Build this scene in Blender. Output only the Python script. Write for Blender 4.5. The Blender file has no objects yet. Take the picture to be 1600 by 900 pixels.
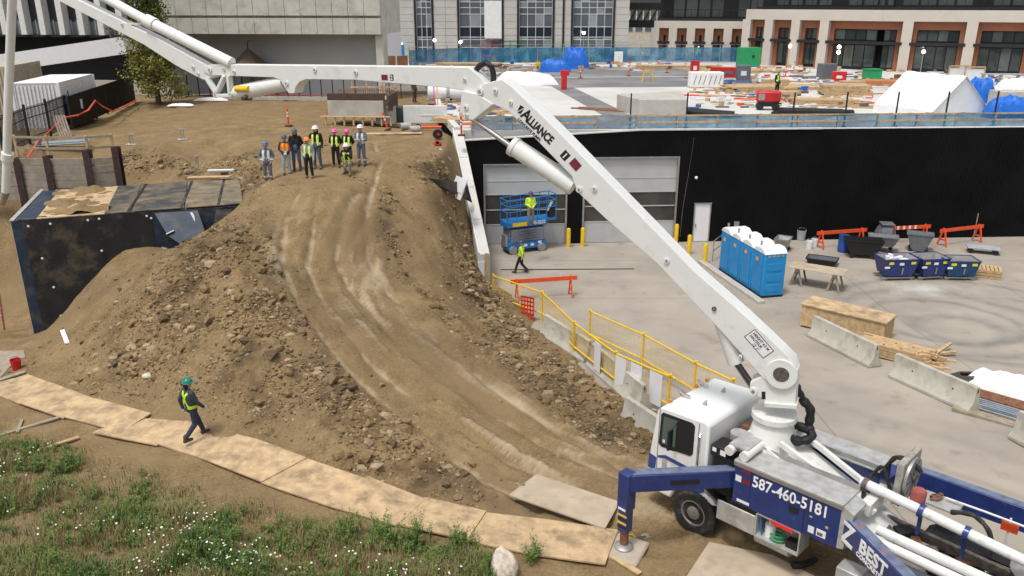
import bpy, bmesh, math, random
import numpy as np
from mathutils import Vector as V, Matrix, Euler
random.seed(5); rng = np.random.default_rng(5)
S = bpy.context.scene; C = S.collection
R = math.radians
# ------------------------------------------------------------ camera, sky, sun, exposure
HC = 12.8; FPX = 1276.; PITCH = math.atan(446/FPX)
cam = bpy.data.objects.new('camera', bpy.data.cameras.new('camera')); C.objects.link(cam)
cam.location = (0, 0, HC); cam.rotation_euler = (math.pi/2-PITCH, 0, 0)
cam.data.sensor_width = 36; cam.data.lens = 36*FPX/1600; cam.data.clip_end = 2000; cam.data.clip_start = .2
S.camera = cam
W = bpy.data.worlds.new('World'); S.world = W; W.use_nodes = True
n = W.node_tree.nodes; l = W.node_tree.links
sky = n.new('ShaderNodeTexSky'); sky.sky_type = 'NISHITA'; sky.sun_disc = False
sky.sun_elevation = R(68); sky.sun_rotation = R(220); sky.dust_density = 4; sky.air_density = 1.2
hs = n.new('ShaderNodeHueSaturation'); hs.inputs['Saturation'].default_value = .22     # cloud cover: nearly white sky
l.new(sky.outputs[0], hs.inputs['Color']); l.new(hs.outputs[0], n['Background'].inputs['Color'])
n['Background'].inputs['Strength'].default_value = .115
sun = bpy.data.objects.new('sun', bpy.data.lights.new('sun', 'SUN')); C.objects.link(sun)
sun.data.energy = 1.5; sun.data.angle = R(11); sun.data.color = (1, .97, .92)
sun.rotation_euler = (R(22), 0, R(-40))
S.view_settings.view_transform = 'Standard'; S.view_settings.look = 'None'; S.view_settings.exposure = .5; S.view_settings.gamma = 1
S.render.engine = 'CYCLES'
# ------------------------------------------------------------ projection helpers (photo pixel -> place in the world)
def ray(px, py):
    u = (px-800)/FPX; v = (py-450)/FPX
    return V((u, math.cos(PITCH)-v*math.sin(PITCH), -math.sin(PITCH)-v*math.cos(PITCH)))
def G(px, py, z):
    d = ray(px, py); return V((0, 0, HC))+d*((z-HC)/d.z)
def GY(px, py, Y):
    d = ray(px, py); return V((0, 0, HC))+d*(Y/d.y)
def zroad(Y): return max(0., min(.86, (34-Y)*.054))
def GR(px, py):
    z = 0
    for _ in range(12): z = zroad(G(px, py, z).y)
    return G(px, py, z)
DK = 6.25                                                            # height of the upper deck
# ------------------------------------------------------------ materials
MATS = {}
def mat(name, rgb, rough=.7, metal=0., var=.14, sc=3., bump=0., bsc=40., rgb2=None, sc2=None, thr=(.45, .65), spec=.4, coat=0.):
    if name in MATS: return MATS[name]
    m = bpy.data.materials.new(name); m.use_nodes = True; n = m.node_tree.nodes; l = m.node_tree.links
    b = n['Principled BSDF']; b.inputs['Roughness'].default_value = rough; b.inputs['Metallic'].default_value = metal
    b.inputs['Specular IOR Level'].default_value = spec; b.inputs['Coat Weight'].default_value = coat
    g = n.new('ShaderNodeNewGeometry')
    t = n.new('ShaderNodeTexNoise'); t.inputs['Scale'].default_value = sc; t.inputs['Detail'].default_value = 5; l.new(g.outputs['Position'], t.inputs['Vector'])
    rp = n.new('ShaderNodeValToRGB'); l.new(t.outputs['Fac'], rp.inputs['Fac'])
    rp.color_ramp.elements[0].position = .3; rp.color_ramp.elements[1].position = .7
    rp.color_ramp.elements[0].color = [c*(1-var) for c in rgb]+[1]; rp.color_ramp.elements[1].color = [min(1, c*(1+var)) for c in rgb]+[1]
    out = rp.outputs['Color']
    if rgb2:
        t2 = n.new('ShaderNodeTexNoise'); t2.inputs['Scale'].default_value = sc2 or sc*.4; t2.inputs['Detail'].default_value = 6; t2.inputs['Roughness'].default_value = .65
        l.new(g.outputs['Position'], t2.inputs['Vector'])
        mr = n.new('ShaderNodeMapRange'); mr.inputs[1].default_value, mr.inputs[2].default_value = thr; l.new(t2.outputs['Fac'], mr.inputs[0])
        mx = n.new('ShaderNodeMix'); mx.data_type = 'RGBA'; l.new(mr.outputs[0], mx.inputs['Factor']); l.new(out, mx.inputs['A']); mx.inputs['B'].default_value = (*rgb2, 1)
        out = mx.outputs['Result']
    l.new(out, b.inputs['Base Color'])
    if bump:
        t3 = n.new('ShaderNodeTexNoise'); t3.inputs['Scale'].default_value = bsc; t3.inputs['Detail'].default_value = 4; l.new(g.outputs['Position'], t3.inputs['Vector'])
        bp = n.new('ShaderNodeBump'); bp.inputs['Strength'].default_value = .6; bp.inputs['Distance'].default_value = bump
        l.new(t3.outputs['Fac'], bp.inputs['Height']); l.new(bp.outputs[0], b.inputs['Normal'])
    MATS[name] = m; return m
def emis(name, rgb, s):
    m = mat(name, rgb); b = m.node_tree.nodes['Principled BSDF']; b.inputs['Emission Color'].default_value = (*rgb, 1); b.inputs['Emission Strength'].default_value = s; return m
def glass(name, rgb, rough=.06):
    return mat(name, rgb, rough, 0, .25, .35, spec=.6)
white = mat('white_paint', (.66, .66, .63), .45, 0, .04, 2, rgb2=(.42, .39, .34), sc2=5, thr=(.54, .78), coat=.1)
bwhite = mat('boom_paint', (.7, .71, .69), .5, 0, .03, 1.5, rgb2=(.56, .54, .49), sc2=2.6, thr=(.56, .82))
navy = mat('navy_paint', (.018, .035, .15), .35, 0, .2, 3, rgb2=(.1, .13, .24), sc2=4, thr=(.62, .8), coat=.3)
chrome = mat('chrome_rod', (.62, .62, .63), .18, 1)
steel = mat('grey_steel', (.38, .38, .37), .45, .7, .15, 6)
alu = mat('worn_aluminium', (.46, .46, .45), .5, .35, .15, 5, rgb2=(.3, .28, .25), sc2=3, thr=(.5, .75))
black = mat('black_plastic', (.014, .014, .015), .55)
rubber = mat('rubber', (.022, .022, .022), .85, 0, .3, 8, rgb2=(.13, .1, .07), sc2=4, thr=(.55, .8))
dark = mat('dark_void', (.012, .012, .013), .8)
grime = mat('grimy_machinery', (.12, .1, .085), .7, .2, .5, 9, bump=.01, bsc=30)
rust = mat('rusty_steel', (.2, .09, .05), .85, .1, .4, 8)
ply = mat('plywood', (.5, .355, .205), .85, 0, .16, 4, .003, 50, rgb2=(.25, .18, .11), sc2=2.2, thr=(.45, .68))
plyd = mat('weathered_plywood', (.42, .34, .25), .8, 0, .12, 2, .002, 60, rgb2=(.27, .21, .14), sc2=1.2, thr=(.5, .75))
wood = mat('lumber', (.5, .35, .19), .75, 0, .2, 5, rgb2=(.36, .23, .12), sc2=7, thr=(.5, .7))
woodg = mat('grey_lumber', (.3, .25, .19), .85, 0, .2, 5, .004, 30)
conc = mat('concrete', (.43, .41, .37), .85, 0, .1, 2, .004, 30, rgb2=(.3, .28, .24), sc2=.9, thr=(.5, .8))
concl = mat('pale_concrete', (.56, .55, .52), .85, 0, .07, 2, .003, 30, rgb2=(.44, .42, .38), sc2=.5, thr=(.5, .8))
blackclad = mat('black_cladding', (.006, .006, .0065), .6, 0, .4, .6, spec=.12)
orange = mat('safety_orange', (.75, .09, .025), .5, 0, .12, 6)
yellow = mat('safety_yellow', (.75, .48, .015), .45, 0, .1, 6)
blue = mat('lift_blue', (.02, .16, .42), .4, 0, .12, 5)
tblue = mat('toilet_blue', (.015, .24, .55), .42, 0, .08, 3)
red = mat('red_paint', (.5, .02, .02), .45)
green = mat('green_paint', (.02, .28, .1), .5)
tarp = mat('white_tarp', (.78, .78, .77), .55, 0, .05, 2, .02, 4)
btarp = mat('blue_tarp', (.01, .13, .55), .5, 0, .15, 3, .02, 6)
memb = mat('black_membrane', (.016, .016, .018), .85, 0, .3, 2, .008, 14, rgb2=(.14, .11, .07), sc2=.9, thr=(.5, .75))
membb = mat('blue_membrane', (.016, .03, .06), .5, 0, .35, 3, rgb2=(.09, .085, .07), sc2=1.4, thr=(.5, .75))
foam = mat('white_board', (.68, .69, .7), .7, 0, .06, 3)
signw = mat('sign_white', (.74, .74, .76), .5, 0, .03)
ink = mat('ink_black', (.01, .01, .012), .5)
inkw = mat('ink_white', (.8, .8, .8), .5)
maroon = mat('ink_maroon', (.16, .02, .04), .5)
# ------------------------------------------------------------ mesh builder
class B:
    def __init__(s): s.b = bmesh.new(); s.mi = 0
    def _t(s, vs, M):
        if M is not None: bmesh.ops.transform(s.b, matrix=M, verts=vs)
    def _m(s, vs):
        if s.mi:
            for f in {f for v in vs for f in v.link_faces}: f.material_index = s.mi
    def box(s, c, d, rz=0, M=None, tz=1., tx=1.):
        r = bmesh.ops.create_cube(s.b, size=1)['verts']
        for v in r:
            k = V((tx, tz, 1)) if v.co.z > 0 else V((1, 1, 1))
            v.co = V((v.co.x*d[0]*k.x, v.co.y*d[1]*k.y, v.co.z*d[2]))
        s._t(r, Matrix.Translation(V(c)) @ Matrix.Rotation(rz, 4, 'Z'))
        s._t(r, M); s._m(r); return s
    def bar(s, a, b, w, h, up=(0, 0, 1)):                            # rectangular bar a -> b
        a, b = V(a), V(b); d = b-a; L = d.length; x = d/L; u = V(up)
        y = u.cross(x)
        if y.length < 1e-4: y = V((0, 1, 0)).cross(x)
        y.normalize(); z = x.cross(y)
        M = Matrix.Translation((a+b)/2) @ Matrix((x, y, z)).transposed().to_4x4()
        return s.box((0, 0, 0), (L, w, h), 0, M)
    def cyl(s, a, b, r, r2=None, seg=12):
        a, b = V(a), V(b); d = b-a; L = d.length
        vs = bmesh.ops.create_cone(s.b, cap_ends=True, segments=seg, radius1=r, radius2=r if r2 is None else r2, depth=L)['verts']
        s._t(vs, Matrix.Translation((a+b)/2) @ d.to_track_quat('Z', 'Y').to_matrix().to_4x4()); s._m(vs); return s
    def tube(s, pts, r, seg=8):
        pts = [V(p) for p in pts]; rings = []
        for i, p in enumerate(pts):
            d = (pts[min(i+1, len(pts)-1)]-pts[max(i-1, 0)]).normalized()
            q = d.to_track_quat('Z', 'Y').to_matrix(); rr = r[i] if isinstance(r, (list, tuple)) else r
            rings.append([s.b.verts.new(p+q @ V((rr*math.cos(k*2*math.pi/seg), rr*math.sin(k*2*math.pi/seg), 0))) for k in range(seg)])
        for i in range(len(rings)-1):
            A, Bq = rings[i], rings[i+1]
            off = min(range(seg), key=lambda o: (A[0].co-Bq[o].co).length)
            for k in range(seg): 
                f = s.b.faces.new((A[k], A[(k+1) % seg], Bq[(k+1+off) % seg], Bq[(k+off) % seg])); f.material_index = s.mi
        for rg in (rings[0][::-1], rings[-1]): s.b.faces.new(rg).material_index = s.mi
        return s
    def prism(s, poly, a, b, M=None):                                # poly in XZ, extruded along Y from a to b
        A = [s.b.verts.new((p[0], a, p[1])) for p in poly]; Bq = [s.b.verts.new((p[0], b, p[1])) for p in poly]; k = len(poly)
        fs = [s.b.faces.new(A), s.b.faces.new(Bq[::-1])]+[s.b.faces.new((A[i], Bq[i], Bq[(i+1) % k], A[(i+1) % k])) for i in range(k)]
        for f in fs: f.material_index = s.mi
        bmesh.ops.recalc_face_normals(s.b, faces=fs); s._t(A+Bq, M); return s
    def lathe(s, prof, c=(0, 0, 0), seg=20, M=None):
        rings = [[s.b.verts.new((c[0]+r*math.cos(k*2*math.pi/seg), c[1]+r*math.sin(k*2*math.pi/seg), c[2]+z)) for k in range(seg)] for r, z in prof]
        fs = []
        for i in range(len(rings)-1):
            for k in range(seg): fs.append(s.b.faces.new((rings[i][k], rings[i][(k+1) % seg], rings[i+1][(k+1) % seg], rings[i+1][k])))
        fs += [s.b.faces.new(rings[0][::-1]), s.b.faces.new(rings[-1])]
        for f in fs: f.material_index = s.mi
        s._t([v for r in rings for v in r], M); return s
    def quad(s, *p):
        f = s.b.faces.new([s.b.verts.new(V(q)) for q in p]); f.material_index = s.mi; return s
    def ball(s, c, r, sc=(1, 1, 1), sub=2):
        vs = bmesh.ops.create_icosphere(s.b, subdivisions=sub, radius=r)['verts']
        for v in vs: v.co = V((v.co.x*sc[0], v.co.y*sc[1], v.co.z*sc[2]))+V(c)
        s._m(vs); return s
    def mesh(s, name, mats, smooth=True):
        if smooth:
            s.b.normal_update()
            for e in s.b.edges: e.smooth = e.is_manifold and len(e.link_faces) == 2 and e.calc_face_angle(4) < .6
            for f in s.b.faces: f.smooth = True
        me = bpy.data.meshes.new(name); s.b.to_mesh(me); s.b.free()
        for m in (mats if isinstance(mats, (list, tuple)) else [mats]): me.materials.append(m)
        return me
    def o(s, name, mats, parent=None, bev=0, smooth=True):
        return link(name, s.mesh(name, mats, smooth), parent, bev)
def link(name, me, parent=None, bev=0):
    o = bpy.data.objects.new(name, me); C.objects.link(o)
    if parent: o.parent = parent
    if bev:
        m = o.modifiers.new('bevel', 'BEVEL'); m.width = bev; m.segments = 2; m.limit_method = 'ANGLE'; m.angle_limit = R(40)
    return o
def tag(o, label, cat, group=None):
    o['label'] = label; o['category'] = cat
    if group: o['group'] = group
    return o
def T(name, label, cat, loc=(0, 0, 0), rz=0, group=None):
    o = bpy.data.objects.new(name, None); C.objects.link(o); o.location = loc; o.rotation_euler = (0, 0, rz)
    return tag(o, label, cat, group)
def struct(o, kind='structure'): o['kind'] = kind; return o
def dup(root, loc, rz, label):
    r = root.copy(); C.objects.link(r); r.location = loc; r.rotation_euler = (0, 0, rz); r['label'] = label
    for ch in root.children:
        c = ch.copy(); C.objects.link(c); c.parent = r
        for g in ch.children:
            d = g.copy(); C.objects.link(d); d.parent = c
    return r
def text(body, size, M, m, parent, name='lettering', ext=.004, bold=0., sx=1.):
    cu = bpy.data.curves.new(name, 'FONT'); cu.body = body; cu.size = size; cu.extrude = ext; cu.offset = bold; cu.resolution_u = 3
    t = bpy.data.objects.new('t', cu); C.objects.link(t)
    me = bpy.data.meshes.new_from_object(t.evaluated_get(bpy.context.evaluated_depsgraph_get())); bpy.data.objects.remove(t)
    me.transform(M @ Matrix.Diagonal((sx, 1, 1, 1))); me.materials.clear(); me.materials.append(m)
    return link(name, me, parent)
def frame(o, x, y):                                                  # matrix with given origin and x / y axes
    x = V(x).normalized(); y = V(y); z = x.cross(y).normalized(); y = z.cross(x)
    return Matrix.Translation(V(o)) @ Matrix((x, y, z)).transposed().to_4x4()

UC = {}
def cube(name, m, parent, c, d, rz=0):                               # box part that shares one unit mesh per material
    if m.name not in UC: UC[m.name] = B().box((0, 0, 0), (1, 1, 1)).mesh('unit_'+m.name, m, False)
    o = bpy.data.objects.new(name, UC[m.name]); C.objects.link(o); o.location = c; o.scale = d; o.rotation_euler = (0, 0, rz); o.parent = parent; return o
# ------------------------------------------------------------ noise on grids
def vnoise(x, y, seed):
    xi = np.floor(x).astype(int); yi = np.floor(y).astype(int); fx = x-xi; fy = y-yi
    fx = fx*fx*(3-2*fx); fy = fy*fy*(3-2*fy)
    def h(a, b):
        k = (a*374761393+b*668265263+seed*1442695041) & 0x7fffffff; k = ((k ^ (k >> 13))*1274126177) & 0x7fffffff
        return ((k ^ (k >> 16)) & 0xffff)/65535.
    return (h(xi, yi)*(1-fx)+h(xi+1, yi)*fx)*(1-fy)+(h(xi, yi+1)*(1-fx)+h(xi+1, yi+1)*fx)*fy
def fbm(x, y, seed, oct=4, f=1., g=.5):
    s = 0; a = 1; t = 0
    for o in range(oct): s = s+a*(vnoise(x*f, y*f, seed+o)-.5); t += a; f *= 2.03; a *= g
    return s/t
# ------------------------------------------------------------ the vault (buried concrete box with membrane) gives a plane the dirt leans on
VZ = 5.0
va, vb, vc, vd = G(18, 346, VZ), G(372, 320, VZ), G(398, 272, VZ), G(47, 310, VZ)
def onvault(px, py):
    d = ray(px, py); e = vb-va; nn = V((-e.y, e.x, 0)); o = V((0, 0, HC)); t = (va-o).dot(nn)/d.dot(nn); return o+d*t
CP = []
for p in [(420,284,5.95),(487,277,6),(563,260,6),(525,262,6),(300,160,6),(450,160,6),(650,165,6),(620,200,6),(690,205,6.05),(190,205,5.9),(250,230,5.8),(350,215,5.9),(700,235,5.95),(690,250,5.8),
  (200,262,5.0),(300,256,5.0),(370,252,5.4),(400,300,5.7),(100,170,5.9),(30,200,5.9),(20,235,6.0),(100,225,6.0),(170,215,6.0),(600,150,6),(230,140,6),
  (500,330,5.45),(520,400,4.2),(570,460,3.4),(650,550,2.5),(760,630,1.7),(880,700,1.25),(1000,760,1.05),(450,340,5.2),(440,420,4.35),(470,500,3.4),(540,560,2.75),(640,640,1.9),(740,700,1.5),
  (560,330,5.3),(600,330,5.0),(600,400,3.8),(640,430,3.2),(700,480,2.65),(780,560,1.95),(880,640,1.45),(960,690,1.15),
  (640,290,5.35),(690,300,4.9),(690,350,3.9),(690,400,3.2),(690,470,2.75),(705,300,4.4),(700,270,5.3),(715,350,3.0),(725,400,2.0),(715,300,3.9),(740,420,1.2),(745,440,.9),(745,480,1.2),(745,520,1.5),
  (775,450,.5),(800,475,.35),(850,528,.35),(930,592,.5),(1000,642,.65),(1030,690,.95),(820,530,.9),(790,500,.95),(900,605,.85),(960,650,.85),
  (840,480,-.5),(910,535,-.4),(990,590,-.2),(1070,650,.1),(330,375,5.0),(380,430,4.45),(410,520,3.6),(330,470,3.75),(250,450,3.8),(220,480,3.2),(160,500,2.4),(120,540,1.8),(400,570,3.0),(300,560,2.8),(220,570,2.2),(480,640,2.25),(560,690,1.95),
  (60,548,1.2),(120,592,1.45),(200,625,1.65),(300,655,1.8),(400,692,1.72),(500,732,1.6),(600,765,1.5),(700,790,1.3),(800,800,1.15),
  (0,620,1.45),(150,645,1.65),(303,700,1.75),(500,780,1.55),(700,830,1.3),(900,860,1.0),(968,870,.98),(0,520,.8),(0,450,.8),(20,570,1.1),
  (0,700,1.6),(0,780,1.8),(0,900,2.2),(200,760,1.8),(200,900,2.25),(400,850,2.0),(400,900,2.2),(600,900,1.9),(750,900,1.5),(900,900,1.05),(1100,900,.98),(1200,850,.98),(1085,828,1.0),(1020,720,1.05),(1150,760,.95),(1300,880,.9)]:
    CP.append(tuple(G(*p)))
for px, py in [(62,522),(100,488),(150,432),(200,388),(245,384),(290,388),(330,352),(368,330)]:
    q = onvault(px, py); CP.append((q.x+.02, q.y-.25, q.z))
CP += [(-40,60,6),(-40,45,6),(-30,36,5.9),(-34,28,1),(-30,20,1.5),(-28,10,2.2),(-10,5,2.4),(4,5,1.2),(-20,70,6),(-4,60,6.05),(10,8,1.0),(9,14,.8)]
CP = np.array(CP)
def tps_fit(P):
    k = len(P); d = np.linalg.norm(P[:, None, :2]-P[None, :, :2], axis=2); K = d*d*np.log(d+1e-9)+np.eye(k)*.35
    A = np.zeros((k+3, k+3)); A[:k, :k] = K; A[:k, k] = 1; A[:k, k+1:] = P[:, :2]; A[k, :k] = 1; A[k+1:, :k] = P[:, :2].T
    return np.linalg.solve(A, np.r_[P[:, 2], 0, 0, 0])
TW = tps_fit(CP)
def tps(x, y):
    s = TW[-3]+TW[-2]*x+TW[-1]*y
    for w, p in zip(TW, CP):
        r2 = (x-p[0])**2+(y-p[1])**2+1e-9; s = s+w*.5*r2*np.log(r2)
    return np.where(s > 5.8, 5.8+.2*np.tanh((s-5.8)/.2), s)
# polyline distance helper
def pdist(x, y, pts):
    best = np.full(np.shape(x), 1e9)
    for a, b in zip(pts[:-1], pts[1:]):
        dx, dy = b[0]-a[0], b[1]-a[1]; t = np.clip(((x-a[0])*dx+(y-a[1])*dy)/(dx*dx+dy*dy), 0, 1)
        best = np.minimum(best, np.hypot(x-a[0]-t*dx, y-a[1]-t*dy))
    return best
def gp(pts):                                                         # pixel polyline -> ground polyline
    out = []
    for px, py in pts:
        z = 3.
        for _ in range(60):
            q = G(px, py, z); z = z*.7+.3*float(np.clip(tps(q.x, q.y), .3, 6.3))
        out.append((q.x, q.y))
    return out
TRACKS = [gp(t) for t in ([(470,295),(448,340),(440,400),(465,470),(530,560),(620,640),(720,720),(840,790)], [(500,300),(490,350),(480,410),(505,470),(570,555),(670,640),(790,715),(900,760)],
   [(560,300),(535,350),(525,400),(548,450),(620,530),(720,610),(850,690),(980,745)], [(585,225),(598,250),(580,300),(572,350),(575,400),(610,460),(690,540),(790,620),(900,690),(1000,740)], [(430,190),(520,175),(600,190)], [(300,180),(420,200),(600,225),(700,240)])]
RIDGE = gp([(600,300),(603,350),(620,400),(690,480),(780,560),(880,640),(970,700)])
MOUND = gp([(330,375),(390,440),(430,530),(520,640),(640,720)])
PATHL = gp([(0,625),(150,660),(303,700),(500,780),(700,835),(960,868)])
WALLP = [(-5.6, 62), (-4.6, 53), (-2.95, 45), (-1.35, 36.4)]
RUB1 = gp([(690,300),(715,350),(730,400),(750,450),(790,500),(840,560),(920,620),(1000,670)])
CEN = gp([(520,300),(505,340),(500,400),(525,460),(590,545),(690,630),(810,710),(930,765),(1020,800)])
CEN2 = gp([(600,260),(560,330),(520,400),(500,440),(530,520),(620,590),(760,690),(900,740),(1020,760)])
def latlong(x, y, pts):
    best = np.full(np.shape(x), 1e9); la = np.zeros(np.shape(x)); lo = np.zeros(np.shape(x)); acc = 0
    for a, b in zip(pts[:-1], pts[1:]):
        dx, dy = b[0]-a[0], b[1]-a[1]; L = math.hypot(dx, dy); t = np.clip(((x-a[0])*dx+(y-a[1])*dy)/(L*L), 0, 1); d = np.hypot(x-a[0]-t*dx, y-a[1]-t*dy)
        sg = np.sign(dx*(y-a[1])-dy*(x-a[0])); u = d < best; best = np.where(u, d, best); la = np.where(u, d*sg, la); lo = np.where(u, acc+t*L, lo); acc += L
    return la, lo
def streaks(x, y):
    la, lo = latlong(x, y, CEN); band = np.exp(-(la/2.3)**4)*np.clip(lo/1.5, 0, 1)
    la2, lo2 = latlong(x, y, CEN2); bk = np.clip(.55+2.2*fbm(x, y, 71, 3, .45), 0, 1)
    s2 = fbm(la2*2.1, lo2*.11+.7*fbm(lo2*.5, la2, 52, 2), 43, 4, 1., .65)
    s1 = fbm(la*1.7+.5*fbm(lo*.3, la*.2, 50, 2), lo*.09, 41, 4, 1., .7); lug = (np.sin(lo*30+3*np.abs(la*4 % 1-.5)) > .1)*1.
    return band*(.45+.55*bk), (s1*bk+s2*(1.1-bk))*2.1+fbm(x, y, 73, 4, 2.5, .6)*.5, lug
TRENCH = gp([(195,256),(280,262),(370,250),(400,285)])
def rough(x, y):                                                     # how loose the soil is there
    r = .3+1.0*np.exp(-(pdist(x, y, RUB1)/1.3)**2)+.55*np.exp(-(pdist(x, y, RIDGE)/.5)**2)
    r = r+.75*np.exp(-(pdist(x, y, MOUND)/2.3)**2)
    r = r+.5*np.exp(-(((x+11.5)/3)**2+((y-24)/3)**2))
    r = r+.8*np.exp(-(pdist(x, y, TRENCH)/.8)**2)
    tr = np.exp(-(np.minimum.reduce([pdist(x, y, t) for t in TRACKS])/(.13+.3*np.abs(fbm(x, y, 63, 3, .9))))**2)*np.clip(.85+2.*fbm(x, y, 64, 3, .5), .35, 1)
    r = r*(1-.8*tr)*(1-.5*np.exp(-(latlong(x, y, CEN)[0]/1.7)**4))*np.clip((pdist(x, y, PATHL)-.5)/1., .06, 1)
    return np.clip(r, .08, 1.3), tr
def hgt(x, y, full=False):
    z = tps(x, y); r, tr = rough(x, y)
    z = z+fbm(x, y, 3, 3, .55)*.3*np.clip(r, .12, 1)+fbm(x, y, 9, 5, 1.7, .62)*.62*r-tr*.15+fbm(x, y, 21, 3, 5, .7)*.13*np.clip(r, .15, 1)
    # churned lugs across the wheel tracks
    bd, sk, lug = streaks(x, y); z = z+bd*(sk*.27+.02*lug*np.clip(.4-np.abs(sk), 0, .4)/.4)
    return (z, r, tr) if full else z
def zt(x, y): return float(hgt(np.array([x]), np.array([y]))[0])
def GT(px, py):                                                      # pixel -> point on the dirt
    d = ray(px, py); o = V((0, 0, HC)); t0 = 8
    ts = np.linspace(8, 80, 700); z = tps(d.x*ts, d.y*ts); k = int(np.argmax(HC+d.z*ts < z)); q = o+d*float(ts[k])
    return V((q.x, q.y, zt(q.x, q.y)))
X0, X1, Y0, Y1 = -36., 9., 6., 66.
xs = np.concatenate([np.arange(X0, -20, .3), np.arange(-20, 5.5, .085), np.arange(5.5, X1, .3)]); ys = np.concatenate([np.arange(Y0, 13, .2), np.arange(13, 40, .085), np.arange(40, Y1, .2)])
gx, gy = np.meshgrid(xs, ys); gz, gr, gt = hgt(gx, gy, True)
# right of the retaining wall and inside the vault the soil is cut away
wx = np.interp(gy, [36.4, 45, 53, 62], [-1.35, -2.95, -4.6, -5.6]); cut = (gx > wx-.08) & (gy > 36.3); gz = np.where(cut, -1.0, gz)
e1 = (vb-va).normalized(); e2 = V((-e1.y, e1.x, 0)); Lv = (vb-va).length; Dv = ((vd-va).dot(e2)+(vc-va).dot(e2))/2
lu = (gx-va.x)*e1.x+(gy-va.y)*e1.y; lv = (gx-va.x)*e2.x+(gy-va.y)*e2.y
gz = np.where((lu > .15) & (lu < Lv) & (lv > .12) & (lv < Dv-.1), np.minimum(gz, VZ-.4), gz)
ny, nx = gx.shape
co = np.stack([gx, gy, gz], -1).reshape(-1, 3)
idx = np.arange(nx*ny).reshape(ny, nx); keep = ~(cut[:-1, :-1] & cut[1:, 1:])
fq = np.stack([idx[:-1, :-1], idx[:-1, 1:], idx[1:, 1:], idx[1:, :-1]], -1)[keep]
me = bpy.data.meshes.new('dirt_ground'); me.from_pydata(co.tolist(), [], fq.tolist()); me.polygons.foreach_set('use_smooth', [True]*len(me.polygons))
veg = 1/(1+np.exp(-((pdist(gx, gy, PATHL)-1.7)*3)))*(gy < np.interp(gx, [p[0] for p in PATHL], [p[1] for p in PATHL]))
bd, sk, lug = streaks(gx, gy)
for nm, arr in (('loose', gr), ('track', gt), ('veg', veg), ('streak', np.clip(bd*(.48+sk*1.7+.12*(lug-.5)), 0, 1))):
    at_ = me.attributes.new(nm, 'FLOAT', 'POINT'); at_.data.foreach_set('value', arr.reshape(-1).astype(np.float32))
def dirtmat():
    m = bpy.data.materials.new('soil'); m.use_nodes = True; n = m.node_tree.nodes; l = m.node_tree.links; b = n['Principled BSDF']
    b.inputs['Roughness'].default_value = .95; b.inputs['Specular IOR Level'].default_value = .15
    g = n.new('ShaderNodeNewGeometry')
    def noise(s, d=6, r=.6):
        t = n.new('ShaderNodeTexNoise'); t.inputs['Scale'].default_value = s; t.inputs['Detail'].default_value = d; t.inputs['Roughness'].default_value = r; l.new(g.outputs['Position'], t.inputs['Vector']); return t.outputs['Fac']
    def ramp(f, a, c0, c1):
        q = n.new('ShaderNodeMapRange'); q.inputs[1].default_value, q.inputs[2].default_value = a; l.new(f, q.inputs[0])
        x = n.new('ShaderNodeMix'); x.data_type = 'RGBA'; l.new(q.outputs[0], x.inputs['Factor'])
        for k, c in (('A', c0), ('B', c1)):
            if isinstance(c, tuple): x.inputs[k].default_value = (*c, 1)
            else: l.new(c, x.inputs[k])
        return x.outputs['Result']
    def attr(a): t = n.new('ShaderNodeAttribute'); t.attribute_name = a; return t.outputs['Fac']
    base = ramp(noise(1.1), (.35, .68), (.14, .092, .042), (.265, .184, .096))
    base = ramp(noise(13, 5, .7), (.4, .75), base, (.32, .23, .125))
    base = ramp(noise(.28, 3), (.45, .7), base, (.215, .15, .082))
    mu = n.new('ShaderNodeMath'); mu.operation = 'MULTIPLY'; l.new(attr('track'), mu.inputs[0]); l.new(noise(2.2), mu.inputs[1])
    base = ramp(mu.outputs[0], (.28, .62), base, (.4, .32, .21))
    base = ramp(attr('streak'), (.35, 1.), base, (.43, .35, .24))
    lz = ramp(noise(.7, 4), (.45, .62), (.0, .0, .0), (1., 1., 1.)); mq = n.new('ShaderNodeMath'); mq.operation = 'MULTIPLY'; l.new(lz, mq.inputs[0]); l.new(attr('loose'), mq.inputs[1])
    base = ramp(mq.outputs[0], (.15, 1.), base, (.105, .073, .042))
    base = ramp(attr('veg'), (.3, 2.2), base, (.2, .15, .08))
    l.new(base, b.inputs['Base Color'])
    bp = n.new('ShaderNodeBump'); bp.inputs['Distance'].default_value = .05; bp.inputs['Strength'].default_value = .8; l.new(noise(16, 6, .7), bp.inputs['Height']); l.new(bp.outputs[0], b.inputs['Normal'])
    return m
soil = dirtmat(); me.materials.append(soil)
struct(link('dirt_ground', me))
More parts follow.
